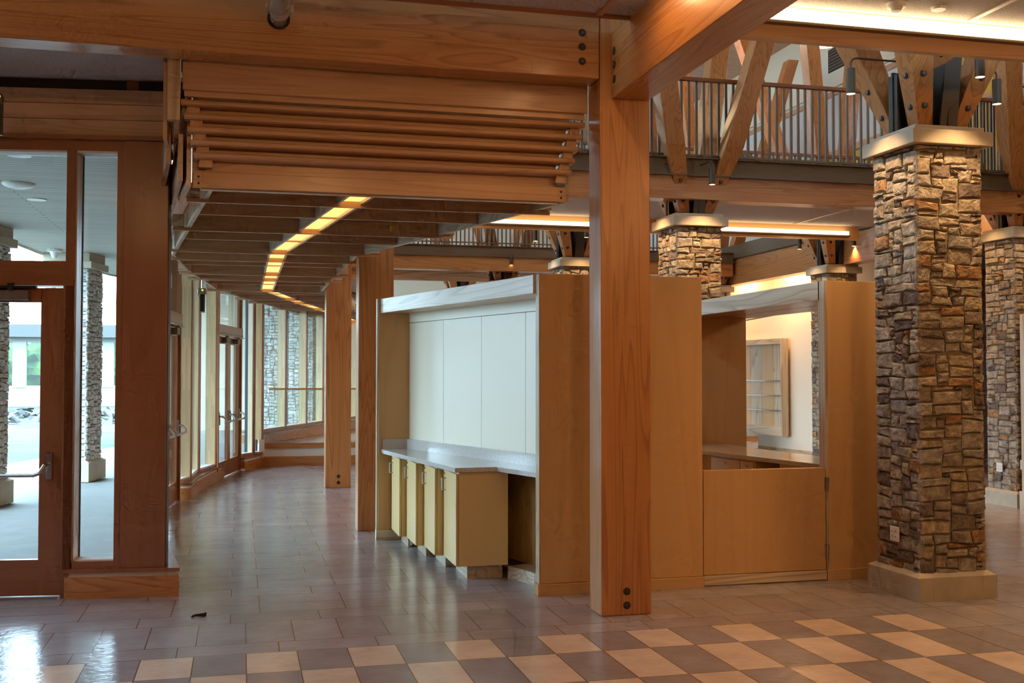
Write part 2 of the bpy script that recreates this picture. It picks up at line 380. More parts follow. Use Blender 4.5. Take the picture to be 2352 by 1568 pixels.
channel('bronze painted steel channel along the edge of the near balcony', -1.0, 7.6, 4.6)
channel('bronze painted steel channel along the edge of the far balcony', -1.6, 7.6, 13.8)
struct('trim_97', B(7.62, 7.675, 4.2, 19, 4.135, 4.42), M['channel'])
def railing(label, p0, p1, z0, z1, n, rail_mat='mahogX', bal='bronze', posts=True):
    t = thing('balcony_railing', label, 'railing', (*p0, z0))
    d = Vector((p1[0] - p0[0], p1[1] - p0[1])); Ln = d.length; a = math.atan2(d.y, d.x); fr = frame(p0[0], p0[1], 0, a)
    obj('handrail', B(0, Ln, -.03, .03, z1 - .03, z1 + .01), M[rail_mat], t, fr)
    obj('bottom_rail', B(0, Ln, -.015, .015, z0 + .05, z0 + .075), M[bal], t, fr)
    me = None
    for i in range(n):
        x = Ln * (i + .5) / n
        if me is None:
            b = BM(); box(b, -.015, .015, -.01, .01, z0, z1 - .03); c = obj('baluster', b, M[bal], t, fr @ frame(x)); me = c
        else:
            c = me.copy(); COL.objects.link(c); c.matrix_basis = MW[t.name].inverted() @ fr @ frame(x)
    return t
railing('long balcony railing with thin metal balusters above the near balcony edge', (-1.0, 4.62), (7.55, 4.62), 4.22, 5.2, 90)
railing('second balcony railing seen through the balusters of the near one', (-1.0, 8.35), (7.55, 8.35), 4.2, 5.2, 90)
railing('distant balcony railing seen left of the centre post beyond the kiosk top', (-1.6, 13.82), (6.2, 13.82), 4.25, 5.3, 92)
railing('dark upper railing beside the yellow wall at the right edge', (7.8, 2.6), (7.8, 7.6), 4.13, 5.62, 34, 'bronze', 'plate')
# far bay fascia and strip lights
for (y, u0, u1, l0, l1, lab) in ((8.38, -1.0, 7.2, 4.72, 6.98, 'bright linear light to the right of the second stone column'),):
    struct('trim_5', B(-1.0, 7.2, 8.36, 8.42, 3.86, 4.13), M['mapleX'])
    for (a, b_, la) in ((.9, 2.66, 'bright linear light showing left of the centre post'), (4.72, 6.98, lab)):
        t = thing('strip_light', la, 'light fixture', (a, 8.3, 3.93), group='linear strip lights')
        obj('housing', B(a - .03, b_ + .03, 8.28, 8.36, 3.90, 3.925), M['channel'], t)
        obj('diffuser', B(a, b_, 8.27, 8.36, 3.925, 3.985), M['hotfar'], t)
struct('trim_6', B(-3, 7.2, 17.55, 17.6, 3.86, 4.13), M['ashX'])
struct('trim_7', B(6.0, 6.03, 5.0, 8.3, 4.068, 4.079), M['slatY'])
struct('trim_8', B(2.6, 2.63, 14.1, 17.5, 4.068, 4.079), M['slatY'])

# ---------------------------------------------------------------- stone columns
def stone_face(bm, w, h, out, seed, x_over=.0):
    rnd = random.Random(seed); cs = .036
    nx = int(round(w / cs)); nz = int(round(h / cs)); cw = w / nx; ch = h / nz
    occ = [[False] * nx for _ in range(nz)]
    rects = []
    for j in range(nz):
        for i in range(nx):
            if occ[j][i]: continue
            mw = 0
            while i + mw < nx and not occ[j][i + mw]: mw += 1
            W_ = min(mw, rnd.choice([3, 3, 4, 4, 5, 5, 6, 6, 7])); H_ = min(nz - j, rnd.choice([1, 2, 2, 2, 2, 3, 3, 3]))
            if mw - W_ == 1: W_ = mw if mw <= 7 else W_ - 1
            if W_ <= 2: H_ = min(H_, rnd.choice([1, 2]))
            if W_ == 3: H_ = min(H_, 3)
            if W_ >= 6: H_ = min(H_, 3)
            for b in range(H_):
                for a in range(W_): occ[j + b][i + a] = True
            rects.append((i, j, W_, H_))
    vs_jit = {}
    def J(i, j):
        k = (i, j)
        if k not in vs_jit:
            vs_jit[k] = (rnd.uniform(-.42, .42) * cw if 0 < i < nx else 0, rnd.uniform(-.36, .36) * ch if 0 < j < nz else 0)
        return vs_jit[k]
    for (i, j, W_, H_) in rects:
        g = .0055; d = rnd.uniform(.012, .03)
        cs_ = []
        for (a, b, sx, sz) in ((i, j, 1, 1), (i + W_, j, -1, 1), (i + W_, j + H_, -1, -1), (i, j + H_, 1, -1)):
            jx, jz = J(a, b)
            e = x_over if a in (0, nx) else 0
            cs_.append(((-w / 2 + a * cw + jx + sx * g - sx * e), (b * ch + jz + sz * g)))
        # add mid-edge points for an irregular outline
        ring = []
        for k in range(4):
            p, q = cs_[k], cs_[(k + 1) % 4]
            ring.append(p)
            nseg = 3 if abs(q[0] - p[0]) + abs(q[1] - p[1]) > .12 else 2
            for s in range(1, nseg):
                t_ = s / nseg; ring.append((p[0] + (q[0] - p[0]) * t_ + rnd.uniform(-.004, .004), p[1] + (q[1] - p[1]) * t_ + rnd.uniform(-.004, .004)))
        cx = sum(p[0] for p in ring) / len(ring); cz = sum(p[1] for p in ring) / len(ring)
        def R(ins, dep, jit=0):
            o = []
            for (x, z) in ring:
                vx, vz = cx - x, cz - z; l = math.hypot(vx, vz) or 1
                o.append(bm.verts.new(out(x + vx / l * ins, dep + rnd.uniform(-jit, jit), z + vz / l * ins)))
            return o
        mn = min(W_ * cw, H_ * ch)
        r0 = R(.0, -.02); r1 = R(.001, d * .45, .002); r2 = R(.012, d * .95, .004); r3 = R(min(.03, mn * .33), d * 1.04, .003)
        c = bm.verts.new(out(cx, d * 1.04 + rnd.uniform(-.003, .004), cz))
        n = len(ring)
        for A, Bq in ((r0, r1), (r1, r2), (r2, r3)):
            for k in range(n): bm.faces.new((A[k], A[(k + 1) % n], Bq[(k + 1) % n], Bq[k]))
        for k in range(n): bm.faces.new((r3[k], r3[(k + 1) % n], c))
def shaft_mesh(half, z0, z1, seed):
    bm = BM(); w = half * 2
    for k in range(4):
        a = k * PI / 2
        def out(x, d, z, a=a):
            X, Y = x, -(half + d)
            return (X * math.cos(a) - Y * math.sin(a), X * math.sin(a) + Y * math.cos(a), z0 + z)
        stone_face(bm, w, z1 - z0, out, seed * 10 + k, .018)
    h = half - .004
    box(bm, -h, h, -h, h, z0, z1, 1)
    return bm
def pedestal(bm, half, z1, cham):
    box(bm, -half, half, -half, half, 0, z1)
    h2 = half - cham
    hexa(bm, [(-half, -half, z1), (half, -half, z1), (half, half, z1), (-half, half, z1)], [(-h2, -h2, z1 + .03), (h2, -h2, z1 + .03), (h2, h2, z1 + .03), (-h2, h2, z1 + .03)])
    for s in (-1, 1):
        for (a, b_) in (((half * .62) * s - .002, (half * .62) * s + .002),):
            box(bm, a, b_, -half - .0015, -half, 0, z1)
    return bm
def make_column(label, cx, cy, seed=1, half=.27, base=.34, ztop=3.45, branches=True, rz=0, group='stone columns with timber branches', matk='stone', hb=.175):
    t = thing('stone_column', label, 'column', (cx, cy, 0), rz, group); F = frame(cx, cy, 0, rz)
    obj('base', pedestal(BM(), base, hb, .05), M['conc'], t, F, bevel=.006)
    obj('shaft', shaft_mesh(half, hb + .02, ztop, seed), [M[matk], M['mortar']], t, F, recalc=False)
    c = base + .01
    obj('capstone', B(-c, c, -c, c, ztop, ztop + .11), M['conc'], t, F, bevel=.006)
    c2 = c - .045
    obj('cap_plinth', B(-c2, c2, -c2, c2, ztop + .11, ztop + .15 if branches else 3.63), M['conc'], t, F, bevel=.005)
    if branches:
        zb = ztop + .17
        for sx in (-1, 1):
            for sy in (-1, 1):
                ln = .225; pts = []
                o0 = .085
                prof = [(0, .13), (.75, .235), (4.6, .235)]
                b = BM(); rings = []
                for (dz, w) in prof:
                    x0 = o0 + ln * dz; y0 = o0 + ln * dz
                    rings.append([b.verts.new((sx * x, sy * y, zb + dz)) for x, y in ((x0, y0), (x0 + w, y0), (x0 + w, y0 + w), (x0, y0 + w))])
                for A, Q in zip(rings, rings[1:]):
                    for k in range(4): b.faces.new((A[k], A[(k + 1) % 4], Q[(k + 1) % 4], Q[k]))
                b.faces.new(rings[0]); b.faces.new(rings[-1])
                br = obj('timber_branch', b, M['firZ'], t, F, bevel=.006)
                for dz in (.14, .36):
                    xo = o0 + ln * dz
                    w = .13 + .14 * dz
                    for (p, ax) in (((sx * (xo + w / 2), sy * (xo + w) if sy > 0 else sy * (xo + w), zb + dz), (0, sy, 0)), ((sx * (xo + w), sy * (xo + w / 2), zb + dz), (sx, 0, 0))):
                        if (sy > 0 and ax[1]) or (sx > 0 and ax[0]): continue
                        P = Vector(p); axv = Vector(ax); q = BM()
                        cyl(q, P - axv * .02, P + axv * .006, .026, 18, mi=0); cyl(q, P + axv * .006, P + axv * .011, .016, 6, mi=1)
                        obj('bolt', q, [M['dark'], M['boltm']], br, F)
        b = BM(); box(b, -.30, .30, -.01, .01, ztop + .15, ztop + .62); box(b, -.065, .065, -.27, -.012, ztop + .15, ztop + .165)
        obj('steel_plate', b, M['plate'], t, F)
        obj('steel_plate', B(-.01, .01, -.30, .30, ztop + .15, ztop + .64), M['plate'], t, F)
        b = BM(); hexa(b, [(-.075, -.29, ztop + .15), (.075, -.29, ztop + .15), (.075, -.272, ztop + .15), (-.075, -.272, ztop + .15)], [(-.05, -.33, ztop + .62), (.10, -.33, ztop + .72), (.10, -.31, ztop + .72), (-.05, -.31, ztop + .62)])
        obj('steel_plate', b, M['plate'], t, F)
        b = BM(); box(b, -.29, -.272, -.06, .06, ztop + .15, ztop + .6)
        obj('steel_plate', b, M['plate'], t, F)
    return t
COLS = [('largest stone column at the right, with a small outlet low on its left face', 2.79, .25, 1),
        ('second stone column, rising behind the kiosk right of the centre post', 2.79, 4.93, 2),
        ('stone column whose cap shows just left of the centre post over the kiosk', 2.88, 9.9, 3),
        ('stone column at the right edge beyond the largest one, in cooler light', 7.44, 4.95, 4),
        ('stone column seen through the service window and over its header', 7.66, 9.9, 5)]
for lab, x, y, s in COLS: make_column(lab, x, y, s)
for lab, x, y, s in (('timber branches of a distant column rising above the white kiosk header', 2.78, 14.45, 1), ('farthest timber branched column, barely showing over the kiosk header', 2.78, 19.0, 2), ('distant stone column whose cap peeks over the service window header', 7.4, 14.4, 3)):
    make_column(lab, x, y, s)

# pendant spotlights on bent arms ----------------------------------
def pendant(label, cx, cy, dx, dy, first=[None], lamp=True, e=16):
    px, py = cx + dx * .66, cy + dy * .66
    a = math.atan2(dy, dx)
    if first[0] is None:
        t = thing('pendant_spotlight', label, 'spotlight', (px, py, 3.88), a, 'cylinder spotlights around the columns'); F = frame(px, py, 3.88, a)
        b = BM(); tube(b, [(0, 0, .2), (0, 0, .245), (-.02, 0, .275), (-.05, 0, .285), (-.46, 0, .285)], .008, 8); obj('arm', b, M['lampm'], t, F)
        b = BM(); cyl(b, (0, 0, 0), (0, 0, .2), .036, 24, caps=False); cyl(b, (0, 0, .198), (0, 0, .205), .034, 24, .012); cyl(b, (0, 0, .004), (0, 0, .2), .033, 24, caps=False); obj('lamp_housing', b, M['lampm'], t, F, smooth=False)
        b = BM(); cyl(b, (0, 0, .002), (0, 0, .006), .032, 24); obj('lens', b, M['lens'], t, F, label='glowing lens')
        first[0] = t
    else:
        t = dup(first[0], (px, py, 3.88), a, label)
    if lamp:
        l = bpy.data.lights.new('spot_lamp', 'SPOT'); l.energy = e; l.color = (1, .60, .27); l.spot_size = 1.75; l.spot_blend = .7; l.shadow_soft_size = .03
        lo = bpy.data.objects.new('spot_lamp', l); COL.objects.link(lo); lo.location = (px, py, 3.874)
    return t
side = {(-1, 0): 'on its left', (1, 0): 'on its right', (0, -1): 'in front of it', (0, 1): 'behind it'}
PEND = [(0, 'largest stone column', 50), (1, 'second stone column behind the kiosk', 60), (2, 'column just left of the centre post', 30), (3, 'column at the right edge', 25), (4, 'column over the service window', 30)]
for i, nm, e in PEND:
    _, cx, cy, _s = COLS[i]
    for d in ((-1, 0), (0, -1), (1, 0)):
        if i == 3 and d == (1, 0): continue
        if i == 4 and d == (1, 0): continue
        pendant('cylinder spotlight at the %s, hung %s' % (nm, side[d]), cx, cy, *d, e=e)
for d in ((-1, 0), (0, -1), (1, 0)):
    pendant('small cylinder spotlight at the distant branches above the white header, hung %s' % side[d], 2.78, 14.45, *d, lamp=False)

# outlets
def outlet(label, F):
    x, y = F.translation.x, F.translation.y
    t = bpy.data.objects.new('wall_outlet', None); COL.objects.link(t); t.matrix_basis = F; MW[t.name] = F; t.empty_display_size = .1
    tag(t, label, 'outlet')
    obj('cover_plate', B(-.057, .057, -.012, 0, -.057, .057), M['plasticwhite'], t, F, bevel=.003)
    for sx in (-.023, .023):
        for sz in (-.02, .02):
            b = BM(); cyl(b, (sx, -.012, sz), (sx, -.015, sz), .015, 16); box(b, sx - .006, sx - .004, -.0165, -.015, sz - .005, sz + .005, 1); box(b, sx + .004, sx + .006, -.0165, -.015, sz - .005, sz + .005, 1)
            obj('socket', b, [M['plasticwhite'], M['dark']], t, F)
outlet('white double outlet low on the left face of the largest stone column', Matrix.Translation((2.485, .255, .46)) @ Matrix.Rotation(-PI / 2, 4, 'Z'))
outlet('white outlet on the cooler lit column at the right edge', Matrix.Translation((7.13, 4.96, .49)) @ Matrix.Rotation(-PI / 2, 4, 'Z'))

# ---------------------------------------------------------------- slatted canopy over the corridor
LE = [(-2.68, .42), (-3.19, 4.9), (-3.12, 6.66), (-2.82, 9.9), (-2.1, 12.95), (-1.5, 15.3), (-.5, 18.8), (.2, 21)]
RE = [(-.10, .42), (-1.245, 4.6), (-1.25, 9.6), (-.55, 13.0), (.1, 16.4), (1.2, 21)]
TR = [(-1.62, .42), (-2.09, 4.38), (-2.08, 9.65), (-1.32, 13.0), (-.7, 15.4), (.7, 21)]
def at_v(poly, v):
    for (a, b), (c, d) in zip(poly, poly[1:]):
        if b <= v <= d: return a + (c - a) * (v - b) / (d - b)
    return poly[-1][0]
can = thing('slatted_canopy', 'stepped slatted timber canopy hanging over the curved corridor', 'slatted ceiling', (-1.4, .42, 2.97))
def cut(poly, v0, v1):
    return [(at_v(poly, v0), v0)] + [p for p in poly if v0 < p[1] < v1] + [(at_v(poly, v1), v1)]
for poly, off in ((cut(LE, .45, 20), -.03), (cut(RE, .45, 20), .03)):
    obj('edge_board', tri_wall(BM(), poly, off, 2.975, 3.16), M['ashY'], can)
for s in (-1, 1):
    poly = [(x + s * .1, y) for x, y in cut(TR, .45, 20)]
    obj('trough_board', tri_wall(BM(), poly, s * .022, 2.975, 3.16), M['ashY'], can)
vs = [.92, 1.79, 2.57, 3.47, 4.31, 5.14, 5.97, 6.89, 7.74, 8.74, 9.7]
while vs[-1] < 19.6: vs.append(vs[-1] + .93)
STR = {0, 2, 4, 5, 7, 8, 10, 12, 13, 15, 17, 18, 20}
for k, v_ in enumerate(vs):
    l, r = at_v(LE, v_), at_v(RE, v_)
    if k in STR:
        b = BM(); box(b, l - .12, r + .12, v_, v_ + .03, 2.95, 2.978); box(b, l - .12, r + .12, v_ + .045, v_ + .075, 2.962, 2.985)
        box(b, l, r, v_ + .0, v_ + .03, 2.978, 3.16)
        obj('cross_rail', b, M['slatX'], can)
        for x0, x1 in ((l - .13, l - .03), (r + .03, r + .13)):
            obj('end_block', B(x0, x1, v_ - .01, v_ + .09, 2.985, 3.09), M['ashX'], can)
    else:
        obj('cross_slat', B(l, r, v_, v_ + .028, 2.985, 3.16), M['slatX'], can)
obj('tape', B(-1.16, -1.125, 2.565, 2.5695, 3.0, 3.05), plain('yellow_tape', (.75, .55, .05), .5), can, label='scrap of yellow tape')
# front face: stepped louvre blades
obj('fascia_board', B(-2.79, -.145, .40, .435, 2.972, 3.08), M['slatX'], can, bevel=.004)
obj('fascia_board', B(-2.72, -.21, .43, .455, 3.07, 3.19), M['slatX'], can)
obj('soffit_board', B(-2.74, -.19, .436, .50, 2.965, 2.98), M['slatX'], can)
for s, x in ((-1, -2.755), (1, -.18)):
    for z in (3.0, 3.045):
        b = BM(); cyl(b, (x, .41, z), (x, .397, z), .008, 12); obj('screw', b, M['dark'], can)
zs = [3.165, 3.252, 3.34, 3.43, 3.52]
for i, z in enumerate(zs):
    f = i / 4; l = -2.785 - .085 * f; r = -.125 + .105 * f
    b = BM(); prof = [(.42, z - .008), (.335, z - .008), (.318, z), (.312, z + .012), (.318, z + .026), (.335, z + .034), (.42, z + .034)]
    A = [b.verts.new((l, y, zz)) for y, zz in prof]; Q = [b.verts.new((r, y, zz)) for y, zz in prof]
    n = len(prof)
    for k in range(n): b.faces.new((A[k], A[(k + 1) % n], Q[(k + 1) % n], Q[k]))
    b.faces.new(A); b.faces.new(Q)
    obj('louvre_blade', b, M['slatX'], can)
    obj('backing_board', B(l + .09, r - .09, .425, .445, z + .034, z + .1), M['slatX'], can)
    for x0, x1 in ((l + .03, l + .12), (r - .11, r - .03)):
        b = BM(); hexa(b, [(x0, .36, z - .06), (x1, .36, z - .06), (x1, .5, z - .06), (x0, .5, z - .06)], [(x0 + .01, .36, z - .008), (x1 - .0, .36, z - .008), (x1, .5, z - .008), (x0 + .01, .5, z - .008)])
        obj('blade_bracket', b, M['slatY'], can)
obj('top_board', B(-2.86, -.004, .30, .335, 3.615, 3.9), M['slatX'], can, bevel=.004)
obj('top_board', B(-2.85, -.02, .335, .37, 3.575, 3.64), M['slatX'], can)
obj('side_fascia', tri_wall(BM(), [(-2.805, .43), (-2.90, 1.2)], .03, 2.98, 3.62), M['slatY'], can)
obj('backing_board', B(-2.80, -2.66, .45, .47, 2.98, 3.62), M['slatX'], can)
obj('corner_board', B(-2.955, -2.875, .28, .36, 3.40, 3.95), M['ashZ'], can)
obj('corner_board', B(-2.985, -2.96, .34, 1.1, 3.28, 3.95), M['slatZ'], can)
b = BM(); tri_wall(b, [(-2.86, .45), (-3.27, 4.7)], .03, 3.02, 3.34); obj('side_fascia', b, M['slatY'], can)
b = BM(); tri_wall(b, [(-2.95, .6), (-3.36, 4.7)], .03, 3.16, 3.42); obj('side_fascia', b, M['slatY'], can)
b = BM(); prism(b, cut(LE, .46, 20) + list(reversed(cut(RE, .46, 20))), 3.17, 3.19); obj('backing_panel', b, M['mahogX'], can)

tl = thing('trough_light', 'kinked amber glowing light line recessed in the slatted canopy', 'light fixture', (-1.6, .45, 2.99))
for v0, v1 in zip([.46] + vs, vs + [20]):
    if v1 - v0 < .1: continue
    a0, a1 = at_v(TR, v0), at_v(TR, v1); mid = [p for p in TR if v0 < p[1] < v1]
    left = [(a0 - .098, v0)] + [(p[0] - .098, p[1]) for p in mid] + [(a1 - .098, v1)]
    right = [(a0 + .098, v0)] + [(p[0] + .098, p[1]) for p in mid] + [(a1 + .098, v1)]
    obj('diffuser', prism(BM(), left + right[::-1], 2.998, 3.004), M['trough'], tl)

# hanging exit sign boxes (seen edge on)
def exit_box(label, x, y, z, s=1):
    t = thing('exit_sign', label, 'exit sign', (x, y, z))
    b = BM(); cyl(b, (x, y, z + .12), (x, y, z + .36), .011 * s, 12); obj('stem', b, M['steel'], t)
    obj('housing', B(x - .055 * s, x + .055 * s, y - .17, y + .17, z + .04, z + .12), M['steel'], t, bevel=.004)
    obj('sign_panel', B(x - .02 * s, x + .035 * s, y - .16, y + .16, z - .19, z + .04), M['black'], t)
    obj('indicator_light', B(x + .0, x + .02, y - .1715, y - .17, z + .085, z + .10), M['led'], t)
exit_box('hanging exit sign seen edge-on below the corridor canopy by the windows', -2.975, 8.0, 2.73)
t = thing('exit_sign', 'dark exit sign box cut by the left edge of the view, near the ceiling', 'exit sign', (-4.2, 1.2, 3.5))
obj('housing', B(-4.36, -4.155, 1.15, 1.25, 3.64, 3.72), M['channel'], t); obj('sign_panel', B(-4.36, -4.145, 1.16, 1.2, 3.42, 3.64), M['black'], t)
obj('indicator_light', B(-4.165, -4.157, 1.145, 1.15, 3.69, 3.70), M['led'], t)

# ---------------------------------------------------------------- counter kiosk (left)
k1 = thing('counter_kiosk', 'tall maple kiosk with a pale panelled niche and a front end panel', 'kiosk', (0, .83, 0))
A_, B_ = Vector((-.226, .829)), Vector((-1.079, 3.997))
dk = (B_ - A_).normalized(); nk = Vector((-dk.y, dk.x)) * -1       # nk points into the kiosk (+u)
ak = math.atan2(dk.y, dk.x); Lk = (B_ - A_).length
Fk = frame(A_.x, A_.y, 0, ak)                                       # local x runs along the opening, -y into the kiosk
obj('end_panel', B(-.225, 1.125, .828, .92, .09, 2.478), M['mapleZ'], k1, bevel=.003)
obj('edge_trim', B(-.232, -.226, .826, .925, .09, 2.478), M['ashZ'], k1)
obj('end_panel', B(-1.075, -.72, 3.96, 4.03, .09, 2.478), M['mapleZ'], k1)
obj('edge_trim', B(-1.10, -1.076, 3.95, 4.04, .09, 2.478), M['ashZ'], k1)
obj('header', B(.10, Lk - .02, -.04, .0, 2.33, 2.478), M['ashX'], k1, Fk, bevel=.003)
b = BM(); prism(b, [(-.24, .93), (.13, .93), (-.05, 1.53), (-.765, 3.92), (-1.03, 3.92)], 2.332, 2.36); obj('niche_soffit', b, M['mapleY'], k1)
bl = [(-.763, 3.96), (-.546, 3.183), (-.327, 2.457), (-.105, 1.719), (.13, .93)]
for (p, q) in zip(bl, bl[1:]):
    P, Q = Vector(p), Vector(q); d = (Q - P).normalized(); P2, Q2 = P + d * .003, Q - d * .003
    o_ = Vector((-d.y, d.x)) * .02
    b = BM(); prism(b, [P2, Q2, Q2 + o_, P2 + o_], 1.03, 2.228); obj('back_panel', b, M['backmaple'], k1)
    b = BM(); prism(b, [P2, Q2, Q2 + o_, P2 + o_], .10, .9); obj('lower_back_panel', b, M['doormaple'], k1)
P, Q = Vector(bl[0]), Vector(bl[-1]); d = (Q - P).normalized(); o_ = Vector((-d.y, d.x)) * .02
b = BM(); prism(b, [P, Q, Q + o_, P + o_], 2.234, 2.34); obj('filler_panel', b, M['backmaple'], k1)
b = BM(); prism(b, [(.16, .925), (1.12, .925), (1.12, 4.02), (-.72, 4.02)], 0, 2.47); obj('core', b, M['mapleZ'], k1)
# skirting
obj('plinth', B(-.245, 1.13, .812, .93, 0, .088), M['mapleX'], k1, bevel=.003)
obj('plinth', B(-1.105, -.76, 3.93, 4.04, 0, .098), M['ashX'], k1, bevel=.003)
b = BM(); prism(b, [(-.29, 1.60), (-.16, 1.24), (-.155, .93), (.15, .93), (-.05, 1.7)], 0, .1); obj('plinth', b, M['ashX'], k1)

ct = thing('countertop', 'speckled pale stone countertop over the staggered maple cabinets', 'countertop', (-.6, 2, .89))
b = BM(); prism(b, [(-1.052, 3.95), (-1.052, 3.80), (-.752, 1.545), (-.40, 1.545), (-.215, .935), (.105, .935), (-.772, 3.95)], .892, .93); obj('slab', b, M['granite'], ct, bevel=.002)
P, Q = Vector((-.772, 3.95)), Vector((.11, .935)); d = (Q - P).normalized(); o_ = Vector((d.y, -d.x)) * .022
b = BM(); prism(b, [P + o_, Q + o_, Q, P], .93, 1.032); obj('backsplash', b, M['granite'], ct)
b = BM(); box(b, -1.04, -.79, 3.935, 3.957, .93, 1.032); obj('backsplash', b, M['granite'], ct)

cabs = [(3.335, -.953), (2.745, -.885), (2.16, -.81), (1.575, -.735)]
clab = ['maple base cabinet at the far left end of the stepped row', 'second base cabinet from the far left end of the row',
        'third base cabinet in the row, next to the nearest one', 'nearest base cabinet, its broad side facing the viewer']
def base_cab(label, v0, u0, w, back):
    t = thing('base_cabinet', label, 'cabinet', (u0, v0, 0), 0, 'staggered base cabinets under the counter')
    F = frame(u0, v0, 0)
    obj('body', B(.022, back, 0, w, .115, .888), M['doormaple'], t, F)
    dr = obj('door', B(0, .019, .004, w - .004, .118, .872), M['doormaple'], t, F, bevel=.001)
    b = BM(); tube(b, [(0, w - .09, .80), (-.032, w - .09, .80), (-.032, w - .09, .70), (0, w - .09, .70)], .0055, 8); obj('handle', b, M['steel'], dr, F, label='bent steel bar handle')
    b = BM(); cyl(b, (0, w - .055, .84), (-.012, w - .055, .84), .009, 12); obj('lock', b, M['steel'], dr, F)
    obj('toe_kick', B(.11, back - .03, .075, w, 0, .116), M['ashY'], t, F)
    return t
for (v_, u_), lb, bk in zip(cabs, clab, (.13, .24, .34, .44)):
    base_cab(lb, v_, u_, .56, bk)

# ---------------------------------------------------------------- service window kiosk and gate
k2 = thing('service_kiosk', 'maple kiosk wall with a service window and end panel by the stone column', 'kiosk', (2.25, .86, 0))
obj('end_panel', B(2.245, 3.05, .858, .93, .09, 2.478), M['mapleZ'], k2, bevel=.003)
obj('edge_post', B(2.238, 2.262, .856, .96, 0.09, 2.478), M['ashZ'], k2)
obj('end_panel', B(2.24, 3.05, 3.96, 4.03, 0, 2.478), M['mapleZ'], k2)
obj('header', B(2.238, 2.275, .94, 3.98, 2.322, 2.478), M['ashY'], k2, bevel=.003)
obj('header_back', B(3.01, 3.05, .93, 3.98, 2.322, 2.478), M['mapleY'], k2)
b = BM(); box(b, 2.275, 2.61, .93, 3.96, 2.322, 2.345); box(b, 2.63, 3.01, .93, 3.96, 2.322, 2.345); obj('soffit', b, M['mahogY'], k2)
obj('shutter_slot', B(2.61, 2.63, .93, 3.96, 2.335, 2.36), M['dark'], k2)
obj('plinth', B(2.24, 3.06, .842, .93, 0, .09), M['mapleX'], k2, bevel=.003)
g = thing('counter_gate', 'waist high maple gate panel between the two kiosks', 'gate', (1.7, .86, 0))
obj('gate_panel', B(1.145, 2.232, .855, .895, .092, .927), M['mapleZ'], g, bevel=.002)
obj('plinth', B(1.145, 2.232, .845, .885, .012, .086), M['ashX'], g)
for z in (.79, .24):
    b = BM(); cyl(b, (2.243, .848, z - .055), (2.243, .848, z + .055), .009, 12); box(b, 2.236, 2.262, .851, .856, z - .055, z + .055); box(b, 2.222, 2.24, .851, .855, z - .055, z + .055)
    obj('hinge', b, M['steel'], g, label='steel butt hinge')
c2 = thing('countertop', 'polished stone worktop inside the service window behind the gate', 'countertop', (2.4, 2.3, .89))
b = BM(); prism(b, [(2.37, .95), (2.345, 1.14), (2.05, 2.95), (1.9, 3.94), (2.72, 3.94), (2.72, 3.3), (2.82, 1.88), (2.86, .95)], .892, .93); obj('slab', b, M['granite'], c2, bevel=.002)
dcab = thing('drawer_cabinet', 'maple drawer cabinet under the worktop seen over the gate', 'cabinet', (2.2, 2.6, 0))
dd = Vector((2.05 - 2.345, 2.95 - 1.14)).normalized(); ad = math.atan2(dd.y, dd.x)
Fd = frame(2.345, 1.14, 0, ad)    # local x along the counter edge away from the viewer, -y into the kiosk
obj('body', B(.0, .62, -.5, -.05, 0, .888), M['doormaple'], dcab, Fd)
obj('body', B(.98, 1.72, -.5, -.05, 0, .888), M['doormaple'], dcab, Fd)
obj('recess_back', B(.62, .98, -.5, -.45, 0, .888), M['mahogZ'], dcab, Fd)
for x0, x1 in ((1.0, 1.20), (1.22, 1.70)):
    dr = obj('drawer', B(x0, x1, -.05, -.032, .62, .87), M['doormaple'], dcab, Fd)
    xm = (x0 + x1) / 2
    b = BM(); tube(b, [(xm - .05, -.032, .76), (xm - .05, -.005, .76), (xm + .05, -.005, .76), (xm + .05, -.032, .76)], .005, 8); obj('handle', b, M['steel'], dr, Fd)
    b = BM(); cyl(b, (xm, -.032, .83), (xm, -.02, .83), .009, 12); obj('lock', b, M['steel'], dr, Fd)
# third kiosk cut by the right edge
k3 = thing('side_kiosk', 'pale framed kiosk cut off by the right edge of the view', 'kiosk', (7.08, 4.3, 0))
obj('end_post', B(7.02, 7.09, 4.35, 4.42, 0, 2.45), M['ashZ'], k3, bevel=.003)
obj('header', B(7.09, 8.6, 4.35, 4.42, 2.31, 2.45), M['ashX'], k3)
obj('back_panel', B(7.16, 8.6, 4.53, 4.56, 0, 2.45), M['mapleZ'], k3)
obj('worktop', B(7.09, 8.6, 4.36, 4.53, .50, .62), M['ashX'], k3)
obj('plinth', B(7.0, 7.10, 4.33, 4.44, 0, .24), M['ashZ'], k3)

# ---------------------------------------------------------------- front window wall (left)
Ff = frame(-2.912, 1.466, 0, -.1305)     # local -x runs left along the wall
def fobj(nm, b, m, parent, **k): return obj(nm, b, m, parent, Ff, **k)
pier = struct('trim_9', B(-.445, -.11, .02, .12, .222, 3.50), M['mahogZ'], fr=Ff, bevel=.004)
struct('trim_10', B(-.11, -.105, .03, .12, .222, 3.50), M['black'], fr=Ff)
for i, (z0, z1) in enumerate(((3.525, 3.65), (3.654, 3.77), (3.774, 3.885))):
    struct('trim_11', B(-6, -.03, .0, .04, z0, z1), M['slatX'], fr=Ff)
struct('trim_12', B(-6, -.06, -.015, .10, 3.50, 3.53), M['mahogX'], fr=Ff)
struct('trim_13', B(-6, -.06, .05, .30, 3.42, 3.50), M['mahogX'], fr=Ff)
struct('wall_front', B(-6, .0, .06, .3, 3.53, 4.3), M['dark'], fr=Ff)
struct('ceiling', B(-6.2, -.0, -1.3, .25, 3.975, 4.02), M['acoustic'], fr=Ff)
